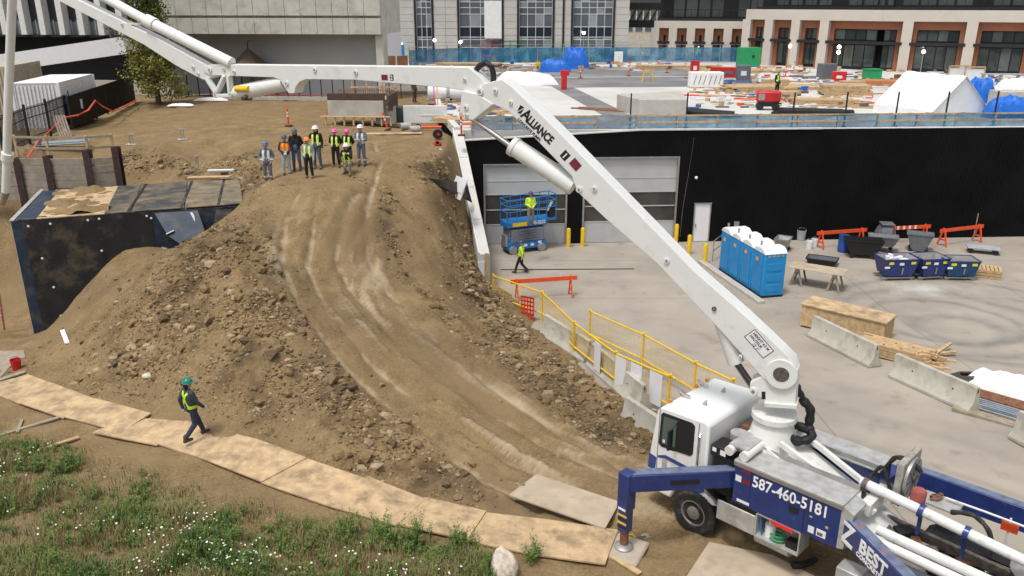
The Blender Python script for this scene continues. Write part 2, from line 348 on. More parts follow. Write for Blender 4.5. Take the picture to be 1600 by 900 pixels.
# ------------------------------------------------------------ scattered meshes (numpy copies joined into one object)
def scatter(name, protos, P, sc, rot=None, mats=None, kind='stuff', zs=None):
    vs = []; fs = []; mi = []; off = 0
    for k in range(len(P)):
        v, f, m = protos[k % len(protos)]; a = rng.uniform(0, 6.28) if rot is None else rot[k]; ca, sa = math.cos(a), math.sin(a)
        s = sc[k]; zz = s if zs is None else zs[k]
        q = np.stack([(v[:, 0]*ca-v[:, 1]*sa)*s, (v[:, 0]*sa+v[:, 1]*ca)*s, v[:, 2]*zz], -1)+P[k]
        vs.append(q); fs += [[i+off for i in ff] for ff in f]; mi += m; off += len(v)
    me = bpy.data.meshes.new(name); me.from_pydata(np.concatenate(vs).tolist(), [], fs)
    for m in mats: me.materials.append(m)
    me.polygons.foreach_set('material_index', mi)
    return struct(link(name, me), kind)
def clod_proto(seed, sub=1):
    b = bmesh.new(); bmesh.ops.create_icosphere(b, subdivisions=sub, radius=1); r = np.random.default_rng(seed)
    for v in b.verts: v.co = v.co*float(r.uniform(.6, 1.25)); v.co.z *= .7
    d = (np.array([v.co[:] for v in b.verts]), [[v.index for v in f.verts] for f in b.faces], [(0, 0, 1, 0, 2)[seed % 5]]*len(b.faces)); b.free(); return d
CL = [clod_proto(i) for i in range(9)]
def in_frame(x, y, z):
    c = y*math.cos(PITCH)-(z-HC)*math.sin(PITCH); v = -y*math.sin(PITCH)-(z-HC)*math.cos(PITCH)
    return (np.abs(x/c*FPX) < 830) & (np.abs(v/c*FPX) < 480)
N = 330000; cx = rng.uniform(-20, 5, N); cy = rng.uniform(13, 42, N); czz, cr, ct = hgt(cx, cy, True)
ok = (rng.uniform(0, 1, N) < np.clip(cr-.16, .03, 1)**1.3*(1-ct)*np.clip(.55+2.6*fbm(cx, cy, 99, 3, .8), .04, 1)) & in_frame(cx, cy, czz) & ~((cx > np.interp(cy, [36.4, 45], [-1.35, -2.95])-.3) & (cy > 36)) & (pdist(cx, cy, PATHL) > .9)
lu = (cx-va.x)*e1.x+(cy-va.y)*e1.y; lv = (cx-va.x)*e2.x+(cy-va.y)*e2.y
ok &= ~((lu > -.1) & (lu < Lv) & (lv > -.05) & (lv < Dv)); ok &= czz > np.vectorize(zroad)(cy)-.05
cx, cy, czz = cx[ok], cy[ok], czz[ok]
scatter('dirt_clods', CL, np.stack([cx, cy, czz], -1), (.014+.05*rng.power(.4, len(cx))+np.where(rng.uniform(0, 1, len(cx)) < .035, rng.uniform(.04, .17, len(cx)), 0))*np.clip(cr[ok]+.25, .4, 1.1), mats=[soil, mat('dry_clod', (.31, .235, .145), .95, 0, .25, 4), mat('damp_clod', (.1, .07, .04), .95, 0, .25, 4)])
# ------------------------------------------------------------ other ground sheets
def sheet(name, m, xs, ys, zf, kind='structure'):
    v = [(x, y, zf(x, y)) for y in ys for x in xs]; k = len(xs)
    f = [(j*k+i, j*k+i+1, (j+1)*k+i+1, (j+1)*k+i) for j in range(len(ys)-1) for i in range(k-1)]
    me = bpy.data.meshes.new(name); me.from_pydata(v, [], f); me.materials.append(m); me.polygons.foreach_set('use_smooth', [True]*len(f))
    return struct(link(name, me), kind)
road = mat('dusty_concrete_yard', (.34, .3, .25), .8, 0, .1, .5, .004, 25, rgb2=(.24, .21, .18), sc2=.22, thr=(.45, .75))
def yardmat(m):
    n = m.node_tree.nodes; l = m.node_tree.links; b = n['Principled BSDF']; src = b.inputs['Base Color'].links[0].from_socket
    g = n.new('ShaderNodeNewGeometry'); sp = n.new('ShaderNodeSeparateXYZ'); l.new(g.outputs['Position'], sp.inputs[0])
    def mth(op, a, c=None):
        q = n.new('ShaderNodeMath'); q.operation = op
        for i, v in enumerate((a, c)):
            if v is None: continue
            if isinstance(v, (int, float)): q.inputs[i].default_value = v
            else: l.new(v, q.inputs[i])
        return q.outputs[0]
    def noise(s, d=5): t = n.new('ShaderNodeTexNoise'); t.inputs['Scale'].default_value = s; t.inputs['Detail'].default_value = d; l.new(g.outputs['Position'], t.inputs['Vector']); return t.outputs['Fac']
    def over(f, a, c):
        x = n.new('ShaderNodeMix'); x.data_type = 'RGBA'; l.new(f, x.inputs['Factor']); l.new(a, x.inputs['A']); x.inputs['B'].default_value = (*c, 1); return x.outputs['Result']
    def band(v, c, w): return mth('MAXIMUM', mth('SUBTRACT', 1, mth('DIVIDE', mth('ABSOLUTE', mth('SUBTRACT', v, c)), w)), 0)
    c = src
    for (cxp, rad, w_) in ((G(1475, 505, 0), 4.2, .5), (G(1475, 505, 0), 2.9, .35), (G(1520, 500, 0), 5.6, .4), (G(1500, 520, 0), 1.7, .6)):
        dx = mth('SUBTRACT', sp.outputs[0], cxp.x); dy = mth('SUBTRACT', sp.outputs[1], cxp.y); d = mth('SQRT', mth('ADD', mth('MULTIPLY', dx, dx), mth('MULTIPLY', dy, dy)))
        c = over(mth('MULTIPLY', band(mth('ADD', d, mth('MULTIPLY', noise(.5, 3), .8)), rad+.4, w_), mth('MULTIPLY', noise(1.4), .85)), c, (.12, .12, .122))
    q = G(1440, 450, 0); dx = mth('SUBTRACT', sp.outputs[0], q.x); dy = mth('SUBTRACT', sp.outputs[1], q.y); d = mth('ADD', mth('SQRT', mth('ADD', mth('MULTIPLY', dx, mth('MULTIPLY', dx, .35)), mth('MULTIPLY', dy, dy))), mth('MULTIPLY', noise(1.2), 2.2)); c = over(mth('MULTIPLY', band(d, .6, 1.6), .75), c, (.62, .61, .6))
    t = mth('ADD', sp.outputs[0], mth('MULTIPLY', sp.outputs[1], 1.05)); wv = noise(.25, 2)
    for k_, w_, s_ in ((26., .35, .6), (28.0, .35, .55), (30.5, .3, .5), (32.2, .4, .5), (24., .5, .4), (35., .6, .4)):
        c = over(mth('MULTIPLY', mth('MULTIPLY', band(mth('ADD', t, mth('MULTIPLY', wv, 1.5)), k_+.75, w_), noise(.9)), s_*1.6), c, (.2, .175, .15))
    for v, k_ in ((sp.outputs[1], 35.2), (sp.outputs[1], 41.0), (sp.outputs[0], 9.6), (sp.outputs[0], 16.5), (sp.outputs[0], 23.5)): c = over(mth('MULTIPLY', band(v, k_, .03), .7), c, (.09, .08, .07))
    st = n.new('ShaderNodeMapRange'); st.inputs[1].default_value, st.inputs[2].default_value = .6, .78; l.new(noise(1.1, 6), st.inputs[0]); c = over(mth('MULTIPLY', st.outputs[0], .6), c, (.17, .135, .1))
    l.new(c, b.inputs['Base Color'])
yardmat(road)
sheet('yard_pavement', road, [-6, 0, 10, 25, 45, 80], [2, 8, 13, 17, 22, 28, 34, 40, 46, 49], lambda x, y: zroad(y)-.004)
sheet('far_ground', mat('far_earth', (.2, .17, .13), .95), [-400, -100, -36, 0, 100, 400], [-60, 0, 6, 66, 120, 500, 1500], lambda x, y: -.6 if y < 66 else -.9)
# ------------------------------------------------------------ dock wall with two overhead doors, deck above
def fy(x): return 44.5+.055*(x-8)
FX0, FX1 = -3.0, 62.
dw = T('dock_wall', 'long black ribbed metal wall with two overhead doors below the deck', 'wall', (FX0, fy(FX0), 0))
dw.matrix_world = frame((FX0, fy(FX0), 0), (FX1-FX0, fy(FX1)-fy(FX0), 0), (0, 0, 1))
def wl(px, py):                                                      # pixel -> (u, v) on the dock wall
    d = ray(px, py); t = (fy(0))/(d.y-.055*d.x) if True else 0
    p = V((0, 0, HC))+d*t; return (p.x-FX0)*math.hypot(1, .055), p.z
def wtop(u): return 5.78+.5*min(1, u/10)
u1, u2, u3, u4 = wl(757, 300)[0], wl(885, 300)[0], wl(912, 300)[0], wl(1057, 300)[0]
v1, v2 = wl(820, 258)[1], wl(1000, 247)[1]
ud0, ud1 = wl(1083, 345)[0], wl(1109, 345)[0]; vd1 = wl(1097, 318)[1]
b = B()
def ribs(ua, ub, v0, vt):                                            # corrugated sheet
    n_ = max(2, int((ub-ua)/.15)); pr = None
    for i in range(n_):
        a = ua+(ub-ua)*i/n_; w_ = (ub-ua)/n_
        for q0, q1, zz in ((0, .5, .035), (.5, 1, 0)):
            x0, x1 = a+w_*q0, a+w_*q1
            b.quad((x0, v0, zz), (x1, v0, zz), (x1, vt(x1), zz), (x0, vt(x0), zz))
            b.quad((x1, v0, zz), (x1, v0, .035-zz), (x1, vt(x1), .035-zz), (x1, vt(x1), zz))
ribs(0, u1, 0, wtop); ribs(u1, u2, v1, wtop); ribs(u2, u3, 0, wtop); ribs(u3, u4, v2, wtop); ribs(u4, ud0, 0, wtop); ribs(ud0, ud1, vd1, wtop); ribs(ud1, FX1-FX0, 0, wtop)
b.o('cladding', blackclad, dw, smooth=False)
dgl = mat('door_window', (.055, .05, .045), .2, 0, .4, .8); dpan = mat('door_panel', (.45, .46, .46), .5, 0, .06, 1.5)
for (ua, ub, vt, rows) in ((u1, u2, v1, (262, 283, 304, 328, 351, 378)), (u3, u4, v2, (247, 278, 300, 322, 346, 376))):
    dr = T('x', 'x', 'x'); del dr['label'], dr['category']; dr.name = 'overhead_door'; dr.parent = dw; dr.location = (ua, 0, -.1)
    px = 820 if ua == u1 else 990
    vv = [max(0, wl(px, y)[1]) for y in rows]; vv[0] = vt; vv[-1] = 0
    for i in range(5):
        g_ = i in (2, 3); cube('window_panel' if g_ else 'door_section', dgl if g_ else dpan, dr, ((ub-ua)/2, (vv[i]+vv[i+1])/2, .0 if g_ else .02), (ub-ua-.02, vv[i]-vv[i+1]-.04, .05))
    for x in (.0, ub-ua): cube('jamb', steel, dr, (x, vt/2, .14), (.1, vt, .1))
    cube('lintel', steel, dr, ((ub-ua)/2, vt+.04, .15), (ub-ua+.1, .08, .1))
    for i in (1, 2, 3, 4): cube('rail', dpan, dr, ((ub-ua)/2, vv[i], .035), (ub-ua-.02, .05, .06))
md = cube('door', signw, dw, ((ud0+ud1)/2, vd1/2+.01, .0), (ud1-ud0-.08, vd1-.03, .06))
for x in (ud0+.02, ud1-.02): cube('door_frame', steel, dw, (x, vd1/2, .04), (.05, vd1, .09))
cube('door_frame', steel, dw, ((ud0+ud1)/2, vd1+.02, .04), (ud1-ud0+.06, .05, .09))
B().box((ud0+.14, .95, .08), (.05, .2, .06)).o('door_handle', steel, dw)
uu, vv = wl(1087, 277); B().ball((uu, vv, .12), .09).cyl((uu, vv, .02), (uu, vv, .1), .05).o('wall_light', signw, dw)
uu, vv = wl(1150, 349); cube('junction_box', steel, dw, (uu, vv, .08), (.28, .25, .12))
uu, vv = wl(1076, 230); B().tube([(uu+.25, 5.9, .06), (uu+.1, 4, .06), (uu-.1, 2, .06), (uu-.15, .3, .06)], .008, 5).o('cable', steel, dw)
cap = B()
for i in range(20):
    a, c_ = i*1., i+1.; cap.bar((a, wtop(a)+.03, -.05), (c_, wtop(c_)+.03, -.05), .06, .3, (0, 0, 1))
cap.o('top_flashing', concl, dw)
# deck slab
b = B(); pts = [(-2.95, 44.75), (-4.6, 53), (-5.6, 62), (-8, 75), (-30, 76), (-30, 135), (120, 135), (120, fy(120)+.3), (8, fy(8)+.3)]
b.prism([(p[0], p[1]) for p in pts], -DK, -DK+.5, Matrix.Rotation(R(90), 4, 'X') @ Matrix.Diagonal((1, 1, 1, 1)))
deckm = mat('deck_concrete', (.55, .54, .52), .8, 0, .06, .6, .003, 25, rgb2=(.43, .41, .38), sc2=.14, thr=(.45, .7))
dk = struct(b.o('deck', deckm))
bb = [dk.matrix_world @ v.co for v in dk.data.vertices]
if max(v.z for v in bb) < 0 or max(v.y for v in bb) < 0:
    for v in dk.data.vertices: v.co = V((v.co.x, abs(v.co.y), abs(v.co.z)))
asph = mat('deck_asphalt', (.17, .165, .17), .8, 0, .15, .4, rgb2=(.3, .29, .28), sc2=.2, thr=(.5, .75))
def flat(name, pix, z, m, kind='structure'):
    b = B(); b.quad(*[G(px, py, z) for px, py in pix][::-1]); o = b.o(name, m)
    if o.data.polygons[0].normal.z < 0: o.data.flip_normals()
    return struct(o, kind)
flat('asphalt_lane', [(745, 122), (1180, 119), (1190, 134), (1020, 136), (880, 137), (760, 124)], DK+.004, asph)
flat('asphalt_lane', [(640, 106), (900, 102), (1080, 108), (1075, 119), (745, 121)], DK+.008, asph)
flat('asphalt_strip', [(862, 135), (893, 135), (990, 182), (945, 182)], DK+.008, asph)
# retaining wing wall, top sloping down towards the yard
A0, A1 = V((-2.95, 44.6, 0)), V((-1.3, 36.4, 0)); L_ = (A1-A0).length
ww = T('retaining_wall', 'pale concrete retaining wall with sloping top beside the dirt ramp', 'wall'); ww.matrix_world = frame(A0, A1-A0, (0, 0, 1))
b = B(); b.prism([(0, -.5), (L_, -.5), (L_, 1.75), (0, 6.3)], 0, .55, Matrix(((1, 0, 0, 0), (0, 0, 1, 0), (0, 1, 0, -.27), (0, 0, 0, 1)))); b.o('wall', concl, ww, .02)
for i in range(1, 4):
    x = L_*i/4; zt_ = 6.3-4.55*i/4
    cube('joint', conc, ww, (x, zt_/2-.1, 0), (.025, zt_+.24, .57))
b = B(); b.bar((0, 6.34, .24), (L_, 1.79, .24), .1, .05, (0, 0, 1)); b.o('white_edge_strip', foam, ww)
cube('end_board', wood, ww, (L_+.05, .85, -.12), (.04, 1.9, .16)); cube('end_board', foam, ww, (L_+.06, .7, .15), (.05, 1.4, .3))
b = B(); fl = [GT(668, 282)+V((0, 0, .12)), V((-2.2, 39.2, 4.5)), V((-1.95, 38.9, 3.6)), GT(688, 296)+V((0, 0, .1))]
b.quad(*fl); o = b.o('membrane_flap', memb); o.modifiers.new('s', 'SOLIDIFY').thickness = .02; tag(o, 'black membrane flap lying against the inside of the retaining wall', 'membrane')
o = B().box((0, 0, 0), (1.2, .06, .7)).box((.05, .03, -.4), (1.1, .05, .5)).o('foam_boards', foam, None, .01); o.location = GT(708, 302)+V((.3, .1, .25)); o.rotation_euler = (R(-25), 0, R(-62)); tag(o, 'white insulation boards behind the retaining wall under black flap', 'insulation')
# edge wall from the retaining wall back along the deck
ew = T('deck_edge_wall', 'low white concrete kerb wall along left edge of the deck', 'wall')
for a, c_ in (((-2.95, 44.6), (-4.6, 53)), ((-4.6, 53), (-5.6, 62))):
    B().bar((a[0], a[1], 6.2), (c_[0], c_[1], 6.2), .35, .5).o('kerb_length', concl, ew, .02)
# ------------------------------------------------------------ buried vault with membrane
vt = T('buried_vault', 'buried concrete vault wrapped in black membrane, left of the dirt ramp', 'vault'); vt.matrix_world = frame(va, e1, e2); vt.location.z = 0
MZ = lambda x, y, z: (x, y, z)
b = B().box((Lv/2, Dv/2, VZ/2-.45), (Lv-.02, Dv, VZ+.82)); b.o('concrete_wall', conc, vt)
def wavy(name, u0, u1_, z0, z1, m, off, parent, n1=30, n2=24, amp=.05):
    b = B(); vs = [[b.b.verts.new((u0+(u1_-u0)*i/n1, -off-amp*(.5+fbm(np.array([i*.35]), np.array([j*.12]), 7, 3)[0])*(1-.0*j), z1+(z0-z1)*j/n2)) for i in range(n1+1)] for j in range(n2+1)]
    for j in range(n2):
        for i in range(n1): b.b.faces.new((vs[j][i], vs[j+1][i], vs[j+1][i+1], vs[j][i+1]))
    return b.o(name, m, parent)
wavy('front_membrane', .35, Lv*.6, .2, VZ+.02, memb, .03, vt, amp=.1)
wavy('edge_membrane', -.02, .42, .1, VZ+.02, membb, .02, vt, 6, 12, .02)
wavy('front_membrane', Lv*.6, Lv, 2.2, VZ-.02, membb, .02, vt, amp=.16)
cube('corner_trim', alu, vt, (-.03, .02, VZ/2), (.04, .05, VZ+.1))
b = B(); b.bar((0, -.03, VZ+.03), (.1, Dv+.5, VZ+.03), .16, .03); b.o('edge_trim', alu, vt)
roofm = mat('muddy_membrane', (.045, .045, .047), .7, 0, .3, 3, .01, 12, rgb2=(.2, .155, .095), sc2=1.0, thr=(.42, .66)); roofm2 = mat('muddy_boards', (.1, .09, .075), .8, 0, .3, 3, .01, 12, rgb2=(.24, .18, .11), sc2=1.2, thr=(.38, .6))
k = 0
for (u0, u1_, m) in ((.2, .85, membb), (.85, 3.2, ply), (3.2, 4.15, memb), (4.18, 6.1, memb), (6.13, 7.5, plyd), (7.5, Lv+.2, plyd)):
    k += 1; b = B(); b.box(((u0+u1_)/2, Dv/2, VZ+.03+.004*k), (u1_-u0, Dv+.1, .03)); b.o('roof_sheet', {memb: roofm, plyd: roofm2}.get(m, m), vt)
for u in (4.16, 6.1, 7.5): b = B(); b.bar((u-.1, 0, VZ+.075), (u+.2, Dv, VZ+.075), .1, .03); b.o('lap_joint', memb, vt)
gxx, gyy = np.meshgrid(np.linspace(.7, 3.3, 50), np.linspace(.15, Dv, 50)); hz = fbm(gxx, gyy, 31, 4, 1.3)*.5-.02+.1*np.sin(np.clip((gxx-.7)/2.6, 0, 1)*3.14)
me = bpy.data.meshes.new('soil_cover'); me.from_pydata([(float(x), float(y), VZ+.06+float(h)) for x, y, h in zip(gxx.flat, gyy.flat, hz.flat)], [], [(j*50+i, j*50+i+1, j*50+i+51, j*50+i+50) for j in range(49) for i in range(49)]); me.materials.append(soil); me.polygons.foreach_set('use_smooth', [True]*len(me.polygons)); link('soil_cover', me, vt)
for i in range(9):
    B().cyl((rng.uniform(.3, Lv*.6), -.13, VZ-.12-rng.uniform(0, .1) if i < 6 else rng.uniform(2, 4)), (1, 1, 1), .01).b.free()
for u, z in ((.55, 4.8), (1.3, 4.83), (2.6, 4.86), (3.0, 4.88), (4.7, 4.85), (4.85, 4.75), (.8, 3.5), (1.0, 2.3), (2.9, 3.6)):
    B().lathe([(.045, 0), (.045, .02), (.01, .03)], seg=10, M=Matrix.Translation((u, -.13, z)) @ Matrix.Rotation(R(90), 4, 'X')).o('washer', signw, vt)
# loose flaps hanging off the right part
b = B(); P = [(5.0, -.2, VZ-.05), (6.6, -.25, VZ-.05), (6.9, -1.1, VZ-1.2), (6.3, -1.5, VZ-1.45), (5.4, -.6, VZ-.9)]
b.b.faces.new([b.b.verts.new(p) for p in P]); o = b.o('hanging_flap', membb, vt); o.modifiers.new('s', 'SOLIDIFY').thickness = .02
b = B(); P = [(7.3, -.2, VZ-.1), (7.9, -.25, VZ-.1), (7.4, -.9, VZ-.9), (7.0, -.9, VZ-1.0)]
b.b.faces.new([b.b.verts.new(p) for p in P]); o = b.o('hanging_flap', memb, vt); o.modifiers.new('s', 'SOLIDIFY').thickness = .02
for a, c_ in (((6.35, -.3, VZ-.1), (6.65, -.75, VZ-.75)), ((6.25, -1.52, VZ-1.36), (6.92, -1.15, VZ-1.12)), ((5.35, -.62, VZ-.82), (5.65, -.6, VZ-.7))):
    B().bar(a, c_, .1, .015).o('tape_strip', foam, vt)
# boards lying on the vault
for i, (px, py, L2, w2, rz, m, lab) in enumerate(((327, 280, 1.9, .35, .12, wood, 'short pale board stack lying on the vault roof'), (352, 269, 1.6, .25, .12, foam, 'white board lying on far edge of the vault roof'))):
    o = B().box((0, 0, .1), (L2, w2, .06)).box((-.2, .02, .03), (L2*.7, w2*.6, .05)).o('board', m, None, .004); o.location = G(px, py, VZ+.09); o.rotation_euler = (0, 0, rz); tag(o, lab, 'board')
# ------------------------------------------------------------ timber lagging wall with steel piles and guard rail
TY = 35.9
tw = T('lagging_wall', 'timber lagging wall between rusty steel piles behind the vault', 'wall')
piles = [GY(36, 306, TY+.2), GY(82, 300, TY), GY(143, 293, TY), GY(187, 284, TY+.5)]; tops = [GY(27, 247, TY+.2), GY(76, 244, TY), GY(137, 235, TY), GY(184, 230, TY+.5)]
pm = mat('pile_steel', (.055, .035, .035), .7, .3, .3, 6)
for p, q in zip(piles, tops):
    b = B(); lo = V((p.x, p.y, 4.)); hi = V((p.x, p.y, q.z)); b.box((p.x, p.y, (4+q.z)/2), (.3, .04, q.z-4)); b.box((p.x, p.y+.14, (4+q.z)/2), (.03, .26, q.z-4)); b.box((p.x, p.y+.28, (4+q.z)/2), (.3, .04, q.z-4)); b.o('pile', pm, tw)
lag = mat('lagging_board', (.27, .235, .2), .85, 0, .2, 3, .006, 25, rgb2=(.22, .15, .09), sc2=1.1, thr=(.5, .7))
ps = [piles[0]+V((-2.2, .4, 0))]+piles
for a, c_ in zip(ps[:-1], ps[1:]):
    z = 4.3; zt_ = 6.25
    for i in range(6):
        h_ = .33; o = B().bar(V((a.x, a.y+.12+random.uniform(0, .04), z+h_/2)), V((c_.x, c_.y+.12+random.uniform(0, .03), z+h_/2+random.uniform(-.01, .02))), .07, h_-.02); o.o('lagging_board', lag, tw, .008); z += h_
gd = T('timber_guard_rail', 'wooden two-rail guard rail above the timber lagging wall', 'guard rail')
gps = [piles[0]+V((-.15, .25, 0)), piles[1]+V((-.1, .25, 0)), piles[2]+V((-.1, .25, 0)), piles[3]+V((-.3, .3, 0))]
for p in gps: B().box((p.x, p.y+.2, 6.65), (.09, .09, 1.2)).o('post', wood, gd)
for a, c_ in zip(gps[:-1], gps[1:]):
    for z in (6.68, 7.16): B().bar((a.x, a.y+.14, z), (c_.x, c_.y+.14, z), .04, .1).o('rail', woodg, gd)
# ------------------------------------------------------------ far buildings
stone = mat('stone_panel', (.5, .48, .45), .8, 0, .06, .8); pane = glass('dark_glass', (.1, .12, .135)); paneb = glass('spandrel_glass', (.022, .03, .045)); paneg = glass('pale_glass', (.26, .28, .29)); frm = mat('window_frame_dark', (.02, .02, .023), .4); mull = mat('mullion_white', (.62, .63, .64), .4)
def bld(name, label, p0, p1, zb=DK):
    p0, p1 = V(p0), V(p1); r = T(name, label, 'building'); r.matrix_world = frame((p0.x, p0.y, zb), (p1.x-p0.x, p1.y-p0.y, 0), (0, 0, 1)); return r, (V((p1.x, p1.y, 0))-V((p0.x, p0.y, 0))).length
CYB = 98.
cb, Lc = bld('stone_building', 'pale stone building with tall gridded windows across the deck', (GY(624, 97, CYB).x, CYB), (GY(980, 97, CYB).x, CYB))
cu = lambda px, py=50: GY(px, py, CYB).x-GY(624, 97, CYB).x
cz = lambda py: GY(800, py, CYB).z-DK
wins = [(648, 678, 3, 2), (715, 787, 4, 1), (808, 866, 4, 1), (892, 960, 5, 1)]
b = B(); edges = [0]
for w in wins: edges += [cu(w[0]), cu(w[1])]
edges.append(Lc)
cube('wall', stone, cb, (Lc/2, 7, -3.4), (Lc, 15, 6))
for i in range(0, len(edges), 2):                                    # stone piers with coursed panels
    a, c_ = edges[i], edges[i+1]; k = max(1, round((c_-a)/1.4))
    for r_ in range(11):
        for q in range(k):
            cube('stone_panel', stone, cb, (a+(c_-a)*(q+.5)/k, r_*.75+.37, -.15+random.uniform(0, .012)), ((c_-a)/k-.03, .72, .3))
for (xa, xb, nc, _) in wins:
    ua, ub = cu(xa), cu(xb); wn = cube('window', frm, cb, ((ua+ub)/2, 4.0, -.3), (ub-ua, 8.4, .1)); 
    for x in (ua+.12, ub-.12): cube('frame', frm, cb, (x, 4., -.05), (.22, 8.4, .35))
    rows = [0, cz(74), cz(62), cz(58), cz(42), cz(22), cz(12), cz(3), cz(-12)]
    for j in range(len(rows)-1):
        for q in range(nc):
            w_ = (ub-ua-.5)/nc; x = ua+.25+w_*(q+.5); m = paneb if j == 3 else (pane, pane, paneg, pane)[(q*3+j*5+int(xa)) % 4]
            cube('pane', m, cb, (x, (rows[j]+rows[j+1])/2, -.2), (w_-.07, rows[j+1]-rows[j]-.07, .06))
    for j in range(1, len(rows)-1): cube('mullion', mull, cb, ((ua+ub)/2, rows[j], -.17), (ub-ua-.5, .07, .08))
    for q in range(nc+1): cube('mullion', mull, cb, (ua+.25+(ub-ua-.5)*q/nc, 4.1, -.17), (.06, 8.2, .09))
cube('downpipe', frm, cb, (cu(880), 4.2, .06), (.22, 8.4, .1))
o = cube('wrap_sheet', tarp, cb, ((cu(757)+cu(785))/2, (cz(1)+cz(60))/2, .06), (cu(785)-cu(757), cz(1)-cz(60), .06))
wb, Lw = bld('white_block', 'small white building with three narrow windows behind concrete hall', (GY(590, 50, 84).x, 84), (GY(626, 50, 88).x, 88))
cube('wall', signw, wb, (Lw/2, 6, -2), (Lw, 14, 4)); 
for q in (.2, .5, .78): cube('window', frm, wb, (Lw*q, 5.9, .02), (.5, 2.2, .06)); cube('pane', paneg, wb, (Lw*q, 5.9, .05), (.36, 2, .04))
# concrete hall, overhang above a smooth recessed wall
HY = 63.
h0, h1 = GY(258, 60, HY), GY(597, 60, HY-1.5)
hb, Lh = bld('concrete_hall', 'concrete hall with stained overhang above smooth grey wall', (h0.x, h0.y), (h1.x, h1.y), 6.)
hz = lambda py: GY(450, py, HY-.7).z-6.
hall = mat('stained_concrete', (.5, .49, .44), .9, 0, .12, 1.2, .02, 6, rgb2=(.3, .28, .24), sc2=1.1, thr=(.52, .8)); hallg = mat('smooth_grey_wall', (.4, .42, .44), .8, 0, .05, .5)
zo = hz(53)
for j in range(2):                                                   # cast panels of the overhang
    for q in range(14): cube('cast_panel', hall, hb, (Lh*(q+.5)/14, zo+.55+j*1.5+(0 if j == 0 else .18), random.uniform(-.01, .01)), (Lh/14-.03, 1.1 if j == 0 else 1.9, .5))
cube('overhang', hall, hb, (Lh/2, zo+5, -3.1), (Lh, 10, 6))
b = B(); n_ = 14
for i in range(n_):                                                  # curved left end of the recess
    a0, a1 = math.pi/2*i/n_, math.pi/2*(i+1)/n_
    b.quad((2.5-2.5*math.sin(a1), 0, -.4-3*math.cos(a1)-.0), (2.5-2.5*math.sin(a0), 0, -.4-3*math.cos(a0)), (2.5-2.5*math.sin(a0), zo, -.4-3*math.cos(a0)), (2.5-2.5*math.sin(a1), zo, -.4-3*math.cos(a1)))
b.quad((2.5, 0, -3.4), (Lh-.4, 0, -1.2), (Lh-.4, zo, -1.2), (2.5, zo, -3.4)); b.o('recessed_wall', hallg, hb)
cube('end_pier', hall, hb, (Lh-.25, zo/2, -.8), (.55, zo, 1.4)); cube('base_kerb', conc, hb, (Lh/2+2, .12, .5), (Lh-4, .25, .35))
for q in range(20): cube('railing_post', black, hb, (1.5+q*.85, .95, .5), (.06, 1.5, .06))
cube('red_tape', red, hb, (Lh/2+1, .33, .55), (Lh-4, .05, .02))
# striped-fin building and its sloping white canopy
fb, Lf = bld('fin_building', 'building with white vertical fins over dark glazing, upper left', (GY(-120, 50, 78).x, 78), (GY(246, 50, 74).x, 74), 6.)
fz = lambda py: GY(120, py, 76).z-6.
cube('glazing', frm, fb, (Lf/2, fz(54)+5, -.6), (Lf, 10, .3))
for q in range(12): o = cube('fin', white, fb, (Lf*(q+.6)/12.3, fz(54)+5, -.1), (.55, 10, .9))
for q in range(40): cube('balustrade_bar', paneg, fb, (Lf*(q+.5)/40, fz(42)-.05, -.4), (.12, fz(30)-fz(54), .04))
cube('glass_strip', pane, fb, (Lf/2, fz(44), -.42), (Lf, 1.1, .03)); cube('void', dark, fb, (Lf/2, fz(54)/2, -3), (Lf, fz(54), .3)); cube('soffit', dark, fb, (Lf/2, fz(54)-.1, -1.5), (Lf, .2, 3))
o = B().bar(GY(-150, 121, 66), GY(208, 69, 66), 3., 1.25).o('sloping_canopy', signw); tag(o, 'white sloping canopy beam below the finned building', 'canopy')
